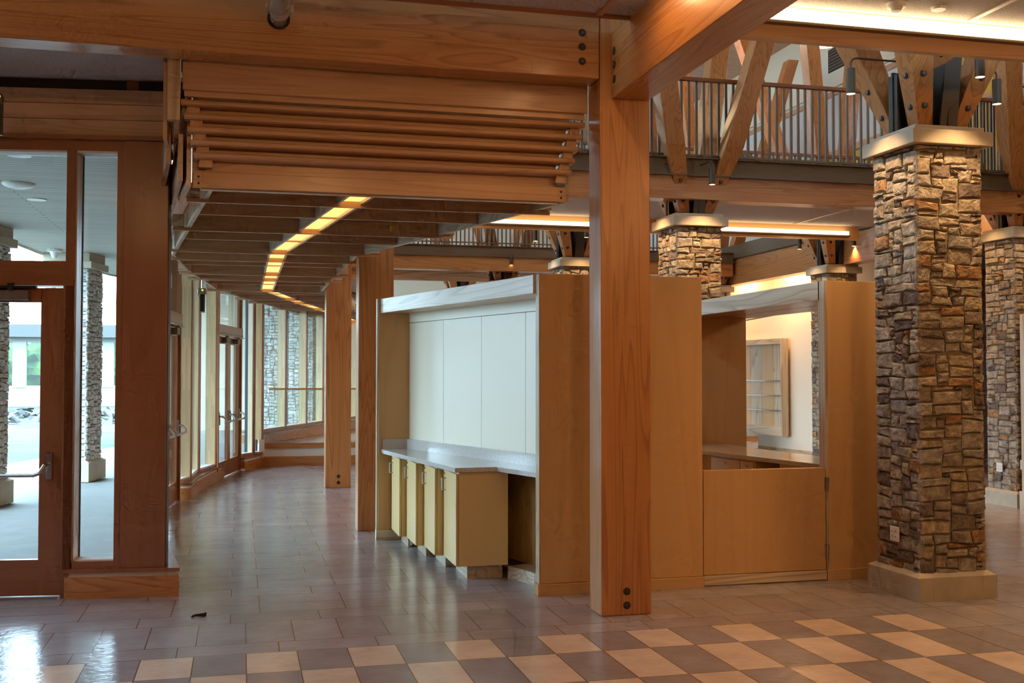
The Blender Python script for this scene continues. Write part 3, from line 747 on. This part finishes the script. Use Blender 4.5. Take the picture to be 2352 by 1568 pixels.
# sidelight window
w1 = struct('window_1', BM() if False else B(-.87, -.805, .03, .24, .22, 3.42), M['mahogZ'], fr=Ff)
fobj('window_frame', B(-.495, -.44, .03, .24, .22, 3.42), M['mahogZ'], w1)
fobj('window_frame', B(-.81, -.49, .03, .24, .22, .275), M['mahogX'], w1)
fobj('reveal', B(-.81, -.795, .05, .20, .275, 3.42), M['ashZ'], w1)
fobj('reveal', B(-.80, -.49, .05, .20, .275, .287), M['white'], w1)
fobj('reveal', B(-.80, -.49, .05, .20, 3.405, 3.42), M['white'], w1)
fobj('window_frame', B(-.798, -.788, .20, .215, .28, 3.41), M['black'], w1)
fobj('glass', B(-.80, -.49, .205, .212, .28, 3.42), M['glass'], w1)
# glazed door and transom
dr = struct('door_1', B(-1.055, -.885, .06, .11, .02, 2.36), M['mahogZ'], fr=Ff)
fobj('bottom_rail', B(-2.2, -1.05, .06, .11, .02, .292), M['mahogX'], dr)
fobj('top_rail', B(-2.2, -1.05, .06, .11, 2.25, 2.36), M['mahogX'], dr)
fobj('glass', B(-2.2, -1.05, .08, .088, .29, 2.25), M['glass'], dr)
fobj('stile', B(-2.3, -2.15, .06, .11, .02, 2.36), M['mahogZ'], dr)
fobj('threshold', B(-2.4, -.90, .02, .14, .0, .015), M['steel'], dr)
b = BM(); box(b, -1.0, -.955, .035, .06, .90, 1.10); tube(b, [(-.977, .045, 1.02), (-.99, -.03, 1.01), (-1.02, -.05, .955), (-1.06, -.055, .94), (-2.1, -.055, .94)], .014, 12)
fobj('push_bar', b, M['steel'], dr, label='brushed steel push bar')
b = BM(); box(b, -1.45, -1.13, -.01, .06, 2.262, 2.335); fobj('door_closer', b, M['bronze'], dr)
b = BM(); box(b, -1.40, -1.08, .0, .05, 2.355, 2.372); box(b, -1.28, -1.24, -.02, .02, 2.335, 2.39); fobj('closer_arm', b, M['black'], dr)
struct('trim_14', B(-.885, -.80, .03, .16, 0, 2.42), M['mahogZ'], fr=Ff)
struct('trim_15', B(-6, -.81, .035, .24, 2.42, 2.565), M['mahogX'], fr=Ff)
struct('trim_16', B(-6, -.81, .02, .20, 2.375, 2.42), M['mahogX'], fr=Ff)
w2 = struct('window_2', B(-6, -.81, .06, .2, 3.405, 3.42), M['white'], fr=Ff)
fobj('glass', B(-6, -.87, .14, .147, 2.56, 3.42), M['glass'], w2)
w3 = struct('window_3', B(-2.42, -2.34, .03, .24, 0, 3.42), M['mahogZ'], fr=Ff)
fobj('glass', B(-6, -2.42, .14, .147, .02, 2.42), M['glass'], w3)
fobj('window_frame', B(-3.6, -3.52, .03, .24, 0, 3.42), M['mahogZ'], w3); fobj('window_frame', B(-4.9, -4.82, .03, .24, 0, 3.42), M['mahogZ'], w3)

def sill_run(n, label, pts, depth, z0=0):
    """base board, recessed white band, projecting timber sill; pts = front line, travelling away from the viewer"""
    n_ = len(pts)
    t = thing('window_sill', label, 'window sill', (*pts[0], z0))
    def strip_(inset, ext, za, zb, m, nm, back=depth):
        fr_, bk = [], []
        for i, p in enumerate(pts):
            a = Vector(pts[max(i - 1, 0)]); c = Vector(pts[min(i + 1, n_ - 1)]); d = (c - a).normalized(); nn = Vector((-d.y, d.x))
            q = Vector(p) + nn * inset
            if i == 0: q = q - d * ext
            if i == n_ - 1: q = q + d * ext
            fr_.append(q); bk.append(q + nn * (back - inset))
        b = BM()
        for i in range(n_ - 1): prism(b, [fr_[i], fr_[i + 1], bk[i + 1], bk[i]], z0 + za, z0 + zb)
        bmesh.ops.remove_doubles(b, verts=b.verts, dist=1e-5)
        obj(nm, b, m, t)
    strip_(0, 0, 0, .155, M['firY'], 'base_board')
    strip_(.02, -.02, .155, .195, M['white'], 'white_band')
    strip_(-.008, .008, .195, .222, M['mahogX' if n == 1 else 'mahogY'], 'sill_board')
    return t
t = thing('window_sill', 'low timber sill box at the foot of the front window pier', 'window sill', (-3.3, 1.5, 0))
FP = lambda x, y: tuple((Ff @ Vector((x, y, 0))).xy)
def sbox(i, za, zb, m, nm):
    pts = [FP(-.845 + i, 0 + i), FP(-i, i), (-3.02 - i, 2.3), (-3.17 - i, 3.67), (-3.29 - i, 5.65), (-3.31 - i, 5.88), (-3.6, 5.88), (-3.5, 3.67), (-3.2, 1.9), FP(-.845 + i, .3)]
    b = BM(); prism(b, pts, za, zb); obj(nm, b, m, t)
sbox(0, 0, .158, M['firX'], 'base_board'); sbox(.022, .158, .194, M['white'], 'white_band'); sbox(-.006, .194, .222, M['mahogX'], 'sill_board')
sill_run(2, 'curved timber window sill between the two corridor doors', [(-3.10, 8.14), (-3.043, 9.10), (-2.916, 10.01), (-2.712, 11.25)], .35)
sill_run(3, 'short timber sill beside the platform steps past the second door', [(-2.37, 12.58), (-2.21, 12.95), (-2.057, 13.49)], .3)
sill_run(4, 'curved timber window sill on the raised platform', [(-2.05, 13.5), (-1.4, 14.95), (-.72, 16.44), (.0, 18.1), (.9, 20.3)], .5, .41)

# curved facade ----------------------------------------------------
tn = [20]
def wall_frame(p, q):
    a = math.atan2(q[1] - p[1], q[0] - p[0]); return frame(p[0], p[1], 0, a), math.hypot(q[0] - p[0], q[1] - p[1])
def fin(p, q, z0, z1=3.25, depth=.165, w=.075):
    F, _ = wall_frame(p, q)          # +y local = outward (left)
    tn[0] += 1
    o = struct('trim_%d' % tn[0], B(-w / 2, w / 2, .018, depth, z0, z1), M['fin'], fr=F)
    obj('edge_strip', B(-w / 2 - .004, w / 2 + .004, 0, .018, z0, z1), M['mahogZ'], o, F)
wn = [3]
def bay(p, q, z0, z1=3.25, depth=.15):
    F, Ln = wall_frame(p, q); wn[0] += 1
    b = BM(); box(b, 0, Ln, 0, depth + .04, z0 - .01, z0 + .045); 
    w = struct('window_%d' % wn[0], b, M['mahogX'], fr=F)
    obj('glass', B(0, Ln, depth - .008, depth, z0 + .04, z1), M['glass'], w, F)
    b = BM(); box(b, 0, .025, depth - .03, depth + .02, z0 + .04, z1); box(b, Ln - .03, Ln, depth - .035, depth + .02, z0 + .04, z1); obj('window_frame', b, plainblue, w, F)
    obj('reveal', B(0, Ln, .03, depth - .01, z0 + .045, z0 + .055), M['white'], w, F)
plainblue = plain('dark_gasket', (.03, .045, .07), .4)
seg = [(-3.12, 1.9), (-3.26, 3.2), (-3.38, 4.5), (-3.42, 5.75)]
for p, q in zip(seg, seg[1:]): bay(p, q, .23); fin(p, q, .24)
seg = [(-3.20, 8.14), (-3.112, 8.514), (-3.046, 9.636), (-2.82, 10.549)]
for i, (p, q) in enumerate(zip(seg, seg[1:])):
    bay(p, q, .23)
    if i: fin(p, q, .24)
fin((-2.82, 10.549), (-2.80, 10.70), .24)
seg = [(-2.42, 12.70), (-2.215, 13.05), (-2.051, 13.287)]
for p, q in zip(seg, seg[1:]): bay(p, q, .23)
fin((-2.215, 13.05), (-2.051, 13.287), .24); fin((-2.051, 13.287), (-1.9, 13.7), .5)
seg = [(-2.051, 13.287), (-1.585, 14.525), (-1.11, 15.745), (-.684, 16.92), (-.2, 18.1), (.3, 19.3), (.75, 20.5), (1.2, 21.7)]
for i, (p, q) in enumerate(zip(seg, seg[1:])):
    bay(p, q, .63)
    if i: fin(p, q, .64)
struct('trim_90', B(-2.12, -2.02, 13.40, 13.50, .16, .64), M['white'])
# head band above the facade
b = BM(); tri_wall(b, [(-3.02, 1.6), (-3.38, 4.5), (-3.43, 6), (-3.28, 8.0), (-3.046, 9.6), (-2.82, 10.6), (-2.44, 12.7), (-2.05, 13.3), (-1.11, 15.75), (-.2, 18.1), (1.2, 21.7)], .32, 3.25, 4.3)
struct('wall_left', b, M['mahogY'])

def double_door(n, p, q, label_side):
    F, Ln = wall_frame(p, q)
    o = struct('door_%d' % n, B(0, .07, 0, .14, 0, 3.25), M['mahogZ'], fr=F)
    obj('jamb', B(Ln - .07, Ln, 0, .14, 0, 3.25), M['mahogZ'], o, F)
    obj('header', B(.0, Ln, -.01, .15, 2.33, 2.505), M['mahogX'], o, F)
    obj('header_groove', B(.0, Ln, -.0125, -.01, 2.365, 2.371), M['dark'], o, F)
    obj('transom_glass', B(.07, Ln - .07, .06, .067, 2.505, 3.25), M['glass'], o, F)
    h = (Ln - .14) / 2
    for k in range(2):
        x0 = .07 + k * h; x1 = x0 + h - .004
        b = BM(); box(b, x0, x0 + .11, .03, .075, .015, 2.32); box(b, x1 - .11, x1, .03, .075, .015, 2.32); box(b, x0 + .11, x1 - .11, .03, .075, .015, .27); box(b, x0 + .11, x1 - .11, .03, .075, 2.2, 2.32)
        lf = obj('door_leaf', b, M['mahogZ'], o, F)
        obj('glass', B(x0 + .11, x1 - .11, .05, .056, .27, 2.2), M['glass'], lf, F)
        xs = x1 - .055 if k == 0 else x0 + .055
        xe = x0 + .1 if k == 0 else x1 - .06
        sg = -1 if k == 0 else 1
        b = BM()
        for xx, s2 in ((xs, sg), (xe, -sg)):
            hexa(b, [(xx - .02, .005, .88), (xx + .02, .005, .88), (xx + .02, .03, .88), (xx - .02, .03, .88)], [(xx - .018, .012, 1.09), (xx + .018, .012, 1.09), (xx + .018, .03, 1.09), (xx - .018, .03, 1.09)])
            tube(b, [(xx, .01, 1.02), (xx + s2 * .01, -.045, 1.01), (xx + s2 * .03, -.085, .965), (xx + s2 * .05, -.09, .93)], .015, 10)
        tube(b, [(xs + sg * .04, -.09, .93), (xe - sg * .04, -.09, .93)], .016, 12)
        obj('push_bar', b, M['steel'], lf, F, label='brushed steel push bar')
        b = BM(); xc = x0 + h * .5; box(b, xc - .13, xc + .13, -.045, .03, 2.215, 2.30); obj('door_closer', b, M['bronze'], lf, F)
        b = BM(); box(b, xc - .02, xc + .02, -.06, .0, 2.30, 2.335); box(b, xc, xc + .25, -.10, -.08, 2.318, 2.33); tube(b, [(xc, -.05, 2.32), (xc + .25, -.09, 2.325)], .008, 8); obj('closer_arm', b, M['steel'], lf, F)
double_door(2, (-3.435, 5.92), (-3.235, 8.05), '')
double_door(3, (-2.80, 10.72), (-2.43, 12.68), '')
fin((-2.50, 12.50), (-2.43, 12.68), 2.505, 3.25)

# raised platform ---------------------------------------------------
b = BM(); prism(b, [(-2.09, 13.52), (8, 13.52), (8, 26), (3, 26), (1.4, 22), (.3, 19.6), (-.65, 17.1), (-1.6, 14.8)], .0, .405)
struct('floor_platform', b, fm[0])
struct('baseboard_platform', B(-2.06, 8, 13.49, 13.52, 0, .167), M['firX'])
struct('wall_platform', B(-2.06, 8, 13.505, 13.525, .167, .312), M['white'])
struct('trim_91', B(-2.06, 8, 13.485, 13.53, .312, .415), M['firX'])
hr = thing('glass_balustrade', 'clear glass balustrade with slim timber handrail on the platform edge', 'balustrade', (0, 13.56, .41))
obj('handrail', B(-1.95, 4, 13.535, 13.585, 1.405, 1.44), M['mapleX'], hr, bevel=.006)
for x0 in (-1.93, -.42, 1.09):
    g_ = obj('glass_panel', B(x0, x0 + 1.49, 13.555, 13.565, .415, 1.405), M['sheet'], hr)
obj('glass_edge', B(-1.935, -1.93, 13.553, 13.567, .415, 1.405), M['steel'], hr)

# back of the corridor and hall ------------------------------------
struct('wall_back', B(-4, 12, 27, 27.2, 0, 10), M['cream'])
b = BM(); prism(b, [(8.35, 16.4), (8.50, 13.8), (8.62, 12.6), (8.75, 11.4), (8.95, 9.5), (9.15, 9.5), (8.95, 11.4), (8.82, 12.6), (8.65, 13.8), (8.4, 16.4)], 0, 4.08)
struct('wall_service', b, M['cream'])
struct('wall_service_end', B(8.2, 8.4, 16.4, 27, 0, 4.08), M['cream'])
b = BM(); prism(b, [(8.33, 16.4), (8.48, 13.8), (8.60, 12.6), (8.73, 11.4), (8.75, 11.4), (8.62, 12.6), (8.50, 13.8), (8.35, 16.4)], 0, .16)
struct('baseboard_service', b, M['ashY'])
# wall display shelving
sh = thing('display_shelf', 'wall hung timber display case with glass shelves behind the service window', 'shelving unit', (8.5, 14.1, .42))
p_, q_ = (8.50, 13.12), (8.42, 15.2)
Fs, Ls = wall_frame(p_, q_)       # +y local is towards the hall (-u)
obj('back_board', B(0, Ls, .0, .02, .45, 2.44), M['mapleZ'], sh, Fs)
obj('side_panel', B(0, .05, .02, .16, .42, 2.44), M['ashZ'], sh, Fs); obj('side_panel', B(Ls - .05, Ls, .02, .16, .42, 2.44), M['ashZ'], sh, Fs)
obj('top_panel', B(.05, Ls - .05, .02, .16, 2.33, 2.44), M['ashX'], sh, Fs); obj('base_panel', B(.05, Ls - .05, .02, .16, .42, .60), M['ashX'], sh, Fs)
for i in range(4): obj('mullion_panel', B(.05 + (Ls - .1) * i / 4 + .004, .05 + (Ls - .1) * (i + 1) / 4 - .004, .02, .035, .60, 2.33), M['mapleZ' if i % 2 else 'ashZ'], sh, Fs)
for z in (.93, 1.24, 1.55):
    obj('shelf', B(.05, Ls - .05, .035, .145, z, z + .018), M['sheet'], sh, Fs); obj('shelf_edge', B(.05, Ls - .05, .14, .152, z - .002, z + .022), M['steel'], sh, Fs)
# yellow door
d4 = struct('door_4', B(8.705, 8.735, 11.5, 11.55, 0, 2.2), M['ashZ'])
b = BM(); box(b, 8.70, 8.76, 10.55, 10.6, 0, 2.2); obj('jamb', b, M['ashZ'], d4)
b = BM(); prism(b, [(8.80, 10.6), (8.715, 11.5), (8.735, 11.5), (8.82, 10.6)], .01, 2.13); obj('door_leaf', b, M['yellow'], d4)
b = BM(); prism(b, [(8.79, 10.55), (8.69, 11.55), (8.73, 11.55), (8.83, 10.55)], 2.13, 2.2); obj('head_trim', b, M['ashY'], d4)
# hanging picture rail / track
b = BM(); tube(b, [(7.9, 15.5, 2.78), (8.0, 12.0, 2.92)], .014, 8)
tag(obj('ceiling_track', b, M['channel']), 'thin grey rail hanging across the lit cream wall', 'rail')

# upper hall ---------------------------------------------------------
struct('wall_right', B(10.0, 10.2, 9.5, 27, 4.2, 10.2), M['skywall'])
struct('wall_right_yellow', B(10.0, 10.2, -1, 9.5, 4.2, 7.4), M['yellow'])
struct('wall_yellow_low', B(9.94, 9.998, 9.5, 14.2, 4.2, 6.35), M['yellow'])
struct('wall_cream_high', B(9.95, 9.998, 9.5, 20, 7.9, 9.6), M['cream'])
struct('trim_92', B(9.93, 10, 8.0, 22, 7.72, 7.82), M['slatY'])
struct('trim_93', B(9.93, 10, 8.0, 22, 6.38, 6.52), M['slatY'])
struct('trim_94', B(9.93, 10, 14.6, 14.7, 4.3, 7.7), M['slatZ']); struct('trim_95', B(9.93, 10, 18.6, 18.7, 4.3, 7.7), M['slatZ'])
for lab, v0, z0 in (('black louvred air grille high on the pale wall, upper right', 13.0, 8.25), ('black louvred air grille high on the pale wall, farther left', 17.3, 8.25)):
    t = thing('air_grille', lab, 'air vent', (9.93, v0, z0))
    obj('frame', B(9.93, 9.95, v0, v0 + .9, z0, z0 + .5), M['dark'], t)
    for k in range(7): obj('louvre', B(9.92, 9.93, v0 + .03, v0 + .87, z0 + .03 + k * .067, z0 + .06 + k * .067), M['channel'], t)
# planked roof of the atrium with curved glulam ribs
struct('ceiling_roof', B(-5, 12, -.95, 27, 9.4, 9.5), M['firX'])
bmr = BM()
struct('wall_left_upper', B(-5.2, -5, -1, 27, 4.3, 7.6), M['cream'])
wu = struct('window_91', B(-5.2, -5, -1, 27, 9.2, 9.5), M['ashY'])
for k in range(13): obj('window_frame', B(-5.2, -5, -1 + k * 2.3, -.85 + k * 2.3, 7.6, 9.2), M['ashZ'], wu)
obj('glass', B(-5.1, -5.09, -1, 27, 7.6, 9.2), M['glass'], wu)
struct('wall_front_upper', B(-5, 12, -1.0, -.94, 4.2, 9.5), M['cream'])
for k, v_ in ((1, 15.9),):
    b = BM(); pts = [(9.9 - 9 * s, 5.9 + 2.9 * math.sin(s * PI / 2)) for s in [i / 14 for i in range(15)]]
    for (x0, z0), (x1, z1) in zip(pts, pts[1:]):
        hexa(b, [(x0, v_, z0), (x1, v_, z1), (x1, v_ + .25, z1), (x0, v_ + .25, z0)], [(x0, v_, z0 + .5), (x1, v_, z1 + .5), (x1, v_ + .25, z1 + .5), (x0, v_ + .25, z0 + .5)])
    bmesh.ops.remove_doubles(b, verts=b.verts, dist=1e-4)
    tag(obj('curved_rib', b, M['firX']), 'curved glulam rib sweeping up to the atrium roof', 'beam')
# decorative pendant lamps
def tube_pendant(label, x, y, z):
    t = thing('pendant_lamp', label, 'pendant lamp', (x, y, z))
    b = BM(); cyl(b, (x, y, z + .55), (x, y, 9.4), .006, 6); obj('cord', b, M['steel'], t)
    b = BM(); cyl(b, (x, y, z + .45), (x, y, z + .55), .055, 16); cyl(b, (x, y, z - .02), (x, y, z), .03, 12); obj('fitting', b, M['steel'], t)
    b = BM(); cyl(b, (x, y, z), (x, y, z + .42), .05, 16, .06); obj('glass_tube', b, M['bulb'], t)
tube_pendant('glowing tube pendant hanging among the timber branches', 3.46, 5.7, 5.15)
t = thing('ring_light', 'ring shaped ceiling light high in the atrium', 'light fixture', (7.3, 9.5, 7.4))
b = BM(); R_, r_ = .17, .03
vs_ = [[b.verts.new((7.3 + (R_ + r_ * math.cos(p)) * math.cos(a), 9.5 + (R_ + r_ * math.cos(p)) * math.sin(a), 7.4 + r_ * math.sin(p))) for p in [2 * PI * k / 8 for k in range(8)]] for a in [2 * PI * k / 28 for k in range(28)]]
for i in range(28):
    for k in range(8): b.faces.new((vs_[i][k], vs_[(i + 1) % 28][k], vs_[(i + 1) % 28][(k + 1) % 8], vs_[i][(k + 1) % 8]))
obj('ring', b, M['lens'], t); b = BM(); cyl(b, (7.3, 9.5, 7.42), (7.3, 9.5, 9.4), .006, 6); obj('cord', b, M['steel'], t)

# enclosing walls behind the viewer ---------------------------------
struct('wall_rear', B(-9, 18, -13.2, -13, 0, 4.3), M['firX'])
struct('wall_left_rear', B(-9.2, -9, -13, 2.2, 0, 4.3), M['mahogY'])
struct('wall_side', B(14, 14.2, -13, 27, 0, 9.5), M['firY'])

# scrap on the floor
b = BM(); pts = [(-2.79, .70), (-2.765, .725), (-2.73, .722), (-2.705, .70), (-2.69, .715), (-2.70, .745), (-2.72, .735), (-2.74, .74), (-2.78, .73)]
lo = [b.verts.new((x, y, .001)) for x, y in pts]; hi = [b.verts.new((x + .004, y, .006 + .022 * (i in (3, 4, 5)) + .008 * (i in (0, 8)))) for i, (x, y) in enumerate(pts)]
b.faces.new(lo[::-1]); b.faces.new(hi)
for i in range(len(pts)): b.faces.new((lo[i], lo[(i + 1) % 9], hi[(i + 1) % 9], hi[i]))
tag(obj('scrap', b, M['black']), 'small crumpled black scrap lying on the tiled floor at lower left', 'litter')

# ---------------------------------------------------------------- outdoors
b = BM(); prism(b, [(-30, 1.8), (-3.05, 1.8), (-3.5, 5.6), (-3.5, 8), (-3.05, 11), (-2.3, 13.4), (1.6, 22), (4, 27), (-3, 27), (-7.2, 14), (-30, 9.5)], -.08, -.01)
struct('floor_terrace', b, M['slab'])
def mix_ground(name, c1, c2, c3, s, bump):
    m, nt, p = newmat(name); tc = N(nt, 'ShaderNodeTexCoord'); nz = N(nt, 'ShaderNodeTexNoise', i_Scale=s, i_Detail=8.0); L(nt, tc.outputs['Object'], nz.inputs[0])
    r = ramp(nt, [(.35, c1), (.5, c2), (.66, c3)], nz.outputs[0]); L(nt, r.outputs[0], p.inputs['Base Color']); p.inputs['Roughness'].default_value = .95
    bp = N(nt, 'ShaderNodeBump', i_Strength=1.0, i_Distance=bump); L(nt, nz.outputs[0], bp.inputs['Height']); L(nt, bp.outputs[0], p.inputs['Normal']); return m
gm = mix_ground('bare_earth_and_grass', (.085, .08, .072), (.07, .075, .06), (.04, .075, .025), .8, .05)
struct('ground', B(-160, 60, -60, 150, -.2, -.1), gm)
rnd = random.Random(5)
gv = BM()
for i in range(900):
    x = -36 + rnd.random() * 42; y = 34 + rnd.random() * 9; h = .0 + rnd.random() * .5 * math.sin((y - 34) / 9 * PI)
    s = .12 + rnd.random() * .2; vv = [gv.verts.new((x + rnd.uniform(-s, s), y + rnd.uniform(-s, s), h - .15 + rnd.uniform(0, s))) for _ in range(5)]
    try:
        for f in ((0, 1, 2), (0, 1, 3), (1, 2, 3), (0, 2, 3), (2, 3, 4), (0, 3, 4), (0, 2, 4)): gv.faces.new([vv[j] for j in f])
    except ValueError: pass
tag(obj('rubble', gv, mix_ground('crushed_rock', (.045, .045, .045), (.065, .065, .065), (.09, .09, .09), 2.0, .03)), 'band of crushed grey rock across the yard outside', 'rubble', kind='stuff')
# distant glazed building
db = thing('distant_building', 'low white building with tall windows across the yard', 'building', (-25, 58, 0))
obj('base_wall', B(-60, 20, 58, 58.4, -.2, .95), M['bwall'], db)
obj('roof_fascia', B(-62, 22, 57.3, 58.4, 3.75, 4.45), M['roofm'], db)
obj('wall', B(-60, 20, 58.1, 58.4, 3.45, 3.8), M['bwall'], db)
for i in range(16):
    x = -40 + i * 2.3
    obj('pier', B(x, x + (.7 if i % 2 else .32), 57.95, 58.3, .95, 3.5), M['bwall'], db)
obj('window', B(-60, 20, 58.2, 58.25, .95, 3.5), M['farglass'], db)
obj('interior_wall', B(-60, 20, 64, 64.2, -.2, 1.0), M['cream'], db)
leaf = mix_ground('foliage', (.012, .035, .012), (.035, .08, .02), (.11, .17, .045), 1.2, .2)
trunkm = plain('bark', (.16, .12, .08), .9)
for i in range(6):
    x = -36 + i * 6.4 + rnd.uniform(-.3, .3); y = 68 + rnd.uniform(-1, 3); R0 = 2.1 + rnd.random() * .3
    t = thing('tree', 'leafy green tree seen through the glazed building across the yard', 'tree', (x, y, 0), group='trees across the yard')
    b = BM(); cyl(b, (x, y, -.1), (x, y, 1.6), .16, 8, .1); obj('trunk', b, trunkm, t)
    b = BM(); bmesh.ops.create_icosphere(b, subdivisions=3, radius=1)
    for v_ in b.verts:
        n_ = noise.noise(v_.co * 1.7 + Vector((i * 7, 0, 0))) * .45 + noise.noise(v_.co * 5 + Vector((i, 3, 0))) * .22
        v_.co = Vector((x, y, 2.1)) + Vector((v_.co.x * R0 * 1.1, v_.co.y * R0, v_.co.z * R0 * .8)) * (1 + n_)
    obj('crown', b, leaf, t)

# exterior columns and canopy
oc = [('stone porch column seen through the narrow front window', -5.08, 11.50, 11, -.21), ('stone porch column at the left edge seen through the glass door', -5.85, 8.10, 12, -.21),
      ('stone porch column outside the first platform window', -1.75, 19.6, 13, -.35), ('farther stone porch column outside the platform windows', -.8, 22.0, 14, -.4)]
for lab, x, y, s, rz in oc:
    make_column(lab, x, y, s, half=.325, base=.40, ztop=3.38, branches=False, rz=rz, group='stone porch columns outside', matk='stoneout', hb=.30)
plm, nt, p = newmat('soffit_planks'); tc = N(nt, 'ShaderNodeTexCoord'); br = N(nt, 'ShaderNodeTexBrick', i_Scale=1.0, i_Mortar_Size=.006, i_Brick_Width=3.2, i_Row_Height=.11)
br.inputs['Color1'].default_value = (.46, .43, .37, 1); br.inputs['Color2'].default_value = (.39, .36, .30, 1); br.inputs['Mortar'].default_value = (.13, .11, .09, 1)
L(nt, tc.outputs['Object'], br.inputs[0]); L(nt, br.outputs[0], p.inputs['Base Color']); p.inputs['Roughness'].default_value = .6
b = BM(); prism(b, [(-3.2, 1.75), (-3.6, 5), (-3.5, 8), (-3.1, 11), (-2.3, 13.4), (1.8, 22), (-1.2, 22), (-3.4, 18.5), (-4.9, 15.0), (-5.43, 12.48), (-5.69, 9.74), (-6.3, 7.6), (-7.3, 5.5), (-8.2, 3.9), (-8.2, 1.75)], 3.63, 3.75)
struct('ceiling_porch', b, plm)
b = BM(); tri_wall(b, [(-8.2, 1.8), (-8.2, 3.9), (-7.3, 5.5), (-6.3, 7.6), (-5.69, 9.74), (-5.43, 12.48), (-4.9, 15.0), (-3.4, 18.5), (-1.2, 22)], .03, 3.60, 3.66); struct('trim_96', b, M['ashY'])
b = BM(); bmesh.ops.create_uvsphere(b, u_segments=24, v_segments=10, radius=.16)
for v_ in b.verts: v_.co = Vector((-4.66, 4.58, 3.63)) + Vector((v_.co.x, v_.co.y, v_.co.z * .35))
tag(obj('dome_light', b, M['plasticwhite'], smooth=True), 'white dome light on the plank soffit outside', 'light fixture')
for x, y, lb in ((-4.66, 5.6, 'small round recessed light on the plank soffit, past the dome light'), (-4.37, 3.03, 'dark round recessed light nearest the window head outside')):
    b = BM(); cyl(b, (x, y, 3.63), (x, y, 3.62), .10, 24); tag(obj('soffit_downlight', b, M['plasticwhite']), lb, 'light fixture')
t = thing('security_camera', 'white dome security camera on the plank soffit by the roof edge', 'security camera', (-5.265, 10.7, 3.6))
b = BM(); cyl(b, (-5.265, 10.7, 3.63), (-5.265, 10.7, 3.59), .11, 20); obj('base', b, M['plasticwhite'], t); b = BM(); cyl(b, (-5.265, 10.7, 3.59), (-5.265, 10.7, 3.49), .07, 20, .03); obj('dome', b, M['plasticwhite'], t)

# ---------------------------------------------------------------- light
w = bpy.data.worlds.new('World'); sc.world = w; w.use_nodes = True
bg = w.node_tree.nodes['Background']; bg.inputs[0].default_value = (.60, .83, 1.0, 1); bg.inputs[1].default_value = 8.0
def area(x, y, z, s, e, c=(1, .52, .19), rot=(0, 0, 0), sy=None):
    l = bpy.data.lights.new('ceiling_and_fill_lamp', 'AREA'); l.energy = e; l.color = c; l.shape = 'RECTANGLE' if sy else 'DISK'; l.size = s
    if sy: l.size_y = sy
    o = bpy.data.objects.new('ceiling_and_fill_lamp', l); COL.objects.link(o); o.location = (x, y, z); o.rotation_euler = rot; return o
WARM = (1, .50, .16)
for x, y, e in ((-5.2, -4.6, 17), (-1.6, -5.0, 18), (2.6, -4.6, 32), (6.2, -4.4, 32), (-1.6, -8, 18), (2.6, -8, 26), (7, -8, 26)):  # bare fill lights added out of view, lifting the near beams and room
    l = bpy.data.lights.new('ceiling_and_fill_lamp', 'POINT'); l.energy = e * 1.1; l.color = (1, .52, .19); l.shadow_soft_size = .12
    o = bpy.data.objects.new('ceiling_and_fill_lamp', l); COL.objects.link(o); o.location = (x, y, 3.8)
for x, y, e in ((1.2, 6.4, 22), (5.0, 6.4, 25), (6.9, 6.6, 20), (0.5, 15.6, 25), (4.5, 15.6, 30), (9.2, 3, 30)):  # fill lamps without fixtures, added under the upper floors for warm ambient light
    area(x, y, 4.07, .35, e)
for x, y, e in ((5, 2.0, 26), (5, 11.0, 45), (1, 11.2, 30), (8.6, 7, 24), (6, 19, 40)):  # added point lights with no fixture, filling the upper hall
    l = bpy.data.lights.new('atrium_fill_light', 'POINT'); l.energy = e; l.color = (1, .66, .34); l.shadow_soft_size = .2
    o = bpy.data.objects.new('atrium_fill_light', l); COL.objects.link(o); o.location = (x, y, 7.6)
area(-.14, -2.6, 4.068, .05, 9, sy=3.4)
area(8.1, 12.8, 4.06, 0.3, 34, (1, .62, .30)); area(8.05, 14.8, 4.06, 0.3, 30, (1, .62, .30)); area(0, 22, 3.9, .5, 16)

# ---------------------------------------------------------------- camera
cam = bpy.data.cameras.new('camera'); co = bpy.data.objects.new('camera', cam); COL.objects.link(co)
co.location = (-2.473, -7.277, 1.70); co.rotation_euler = (PI / 2 + .03, 0, -.245)
cam.sensor_width = 36; cam.lens = 36 * 2500 / 2352; cam.clip_end = 300
sc.camera = co
sc.view_settings.view_transform = 'Standard'; sc.view_settings.look = 'None'; sc.view_settings.exposure = 1.0; sc.view_settings.gamma = 1
sc.view_settings.use_curve_mapping = False
sc.cycles.use_denoising = True
sc.cycles.max_bounces = 6; sc.cycles.diffuse_bounces = 3; sc.cycles.glossy_bounces = 2; sc.cycles.transparent_max_bounces = 10
sc.cycles.use_adaptive_sampling = True; sc.cycles.adaptive_threshold = .05; sc.cycles.adaptive_min_samples = 12
sc.cycles.caustics_reflective = False; sc.cycles.caustics_refractive = False
sc.cycles.sample_clamp_indirect = 6
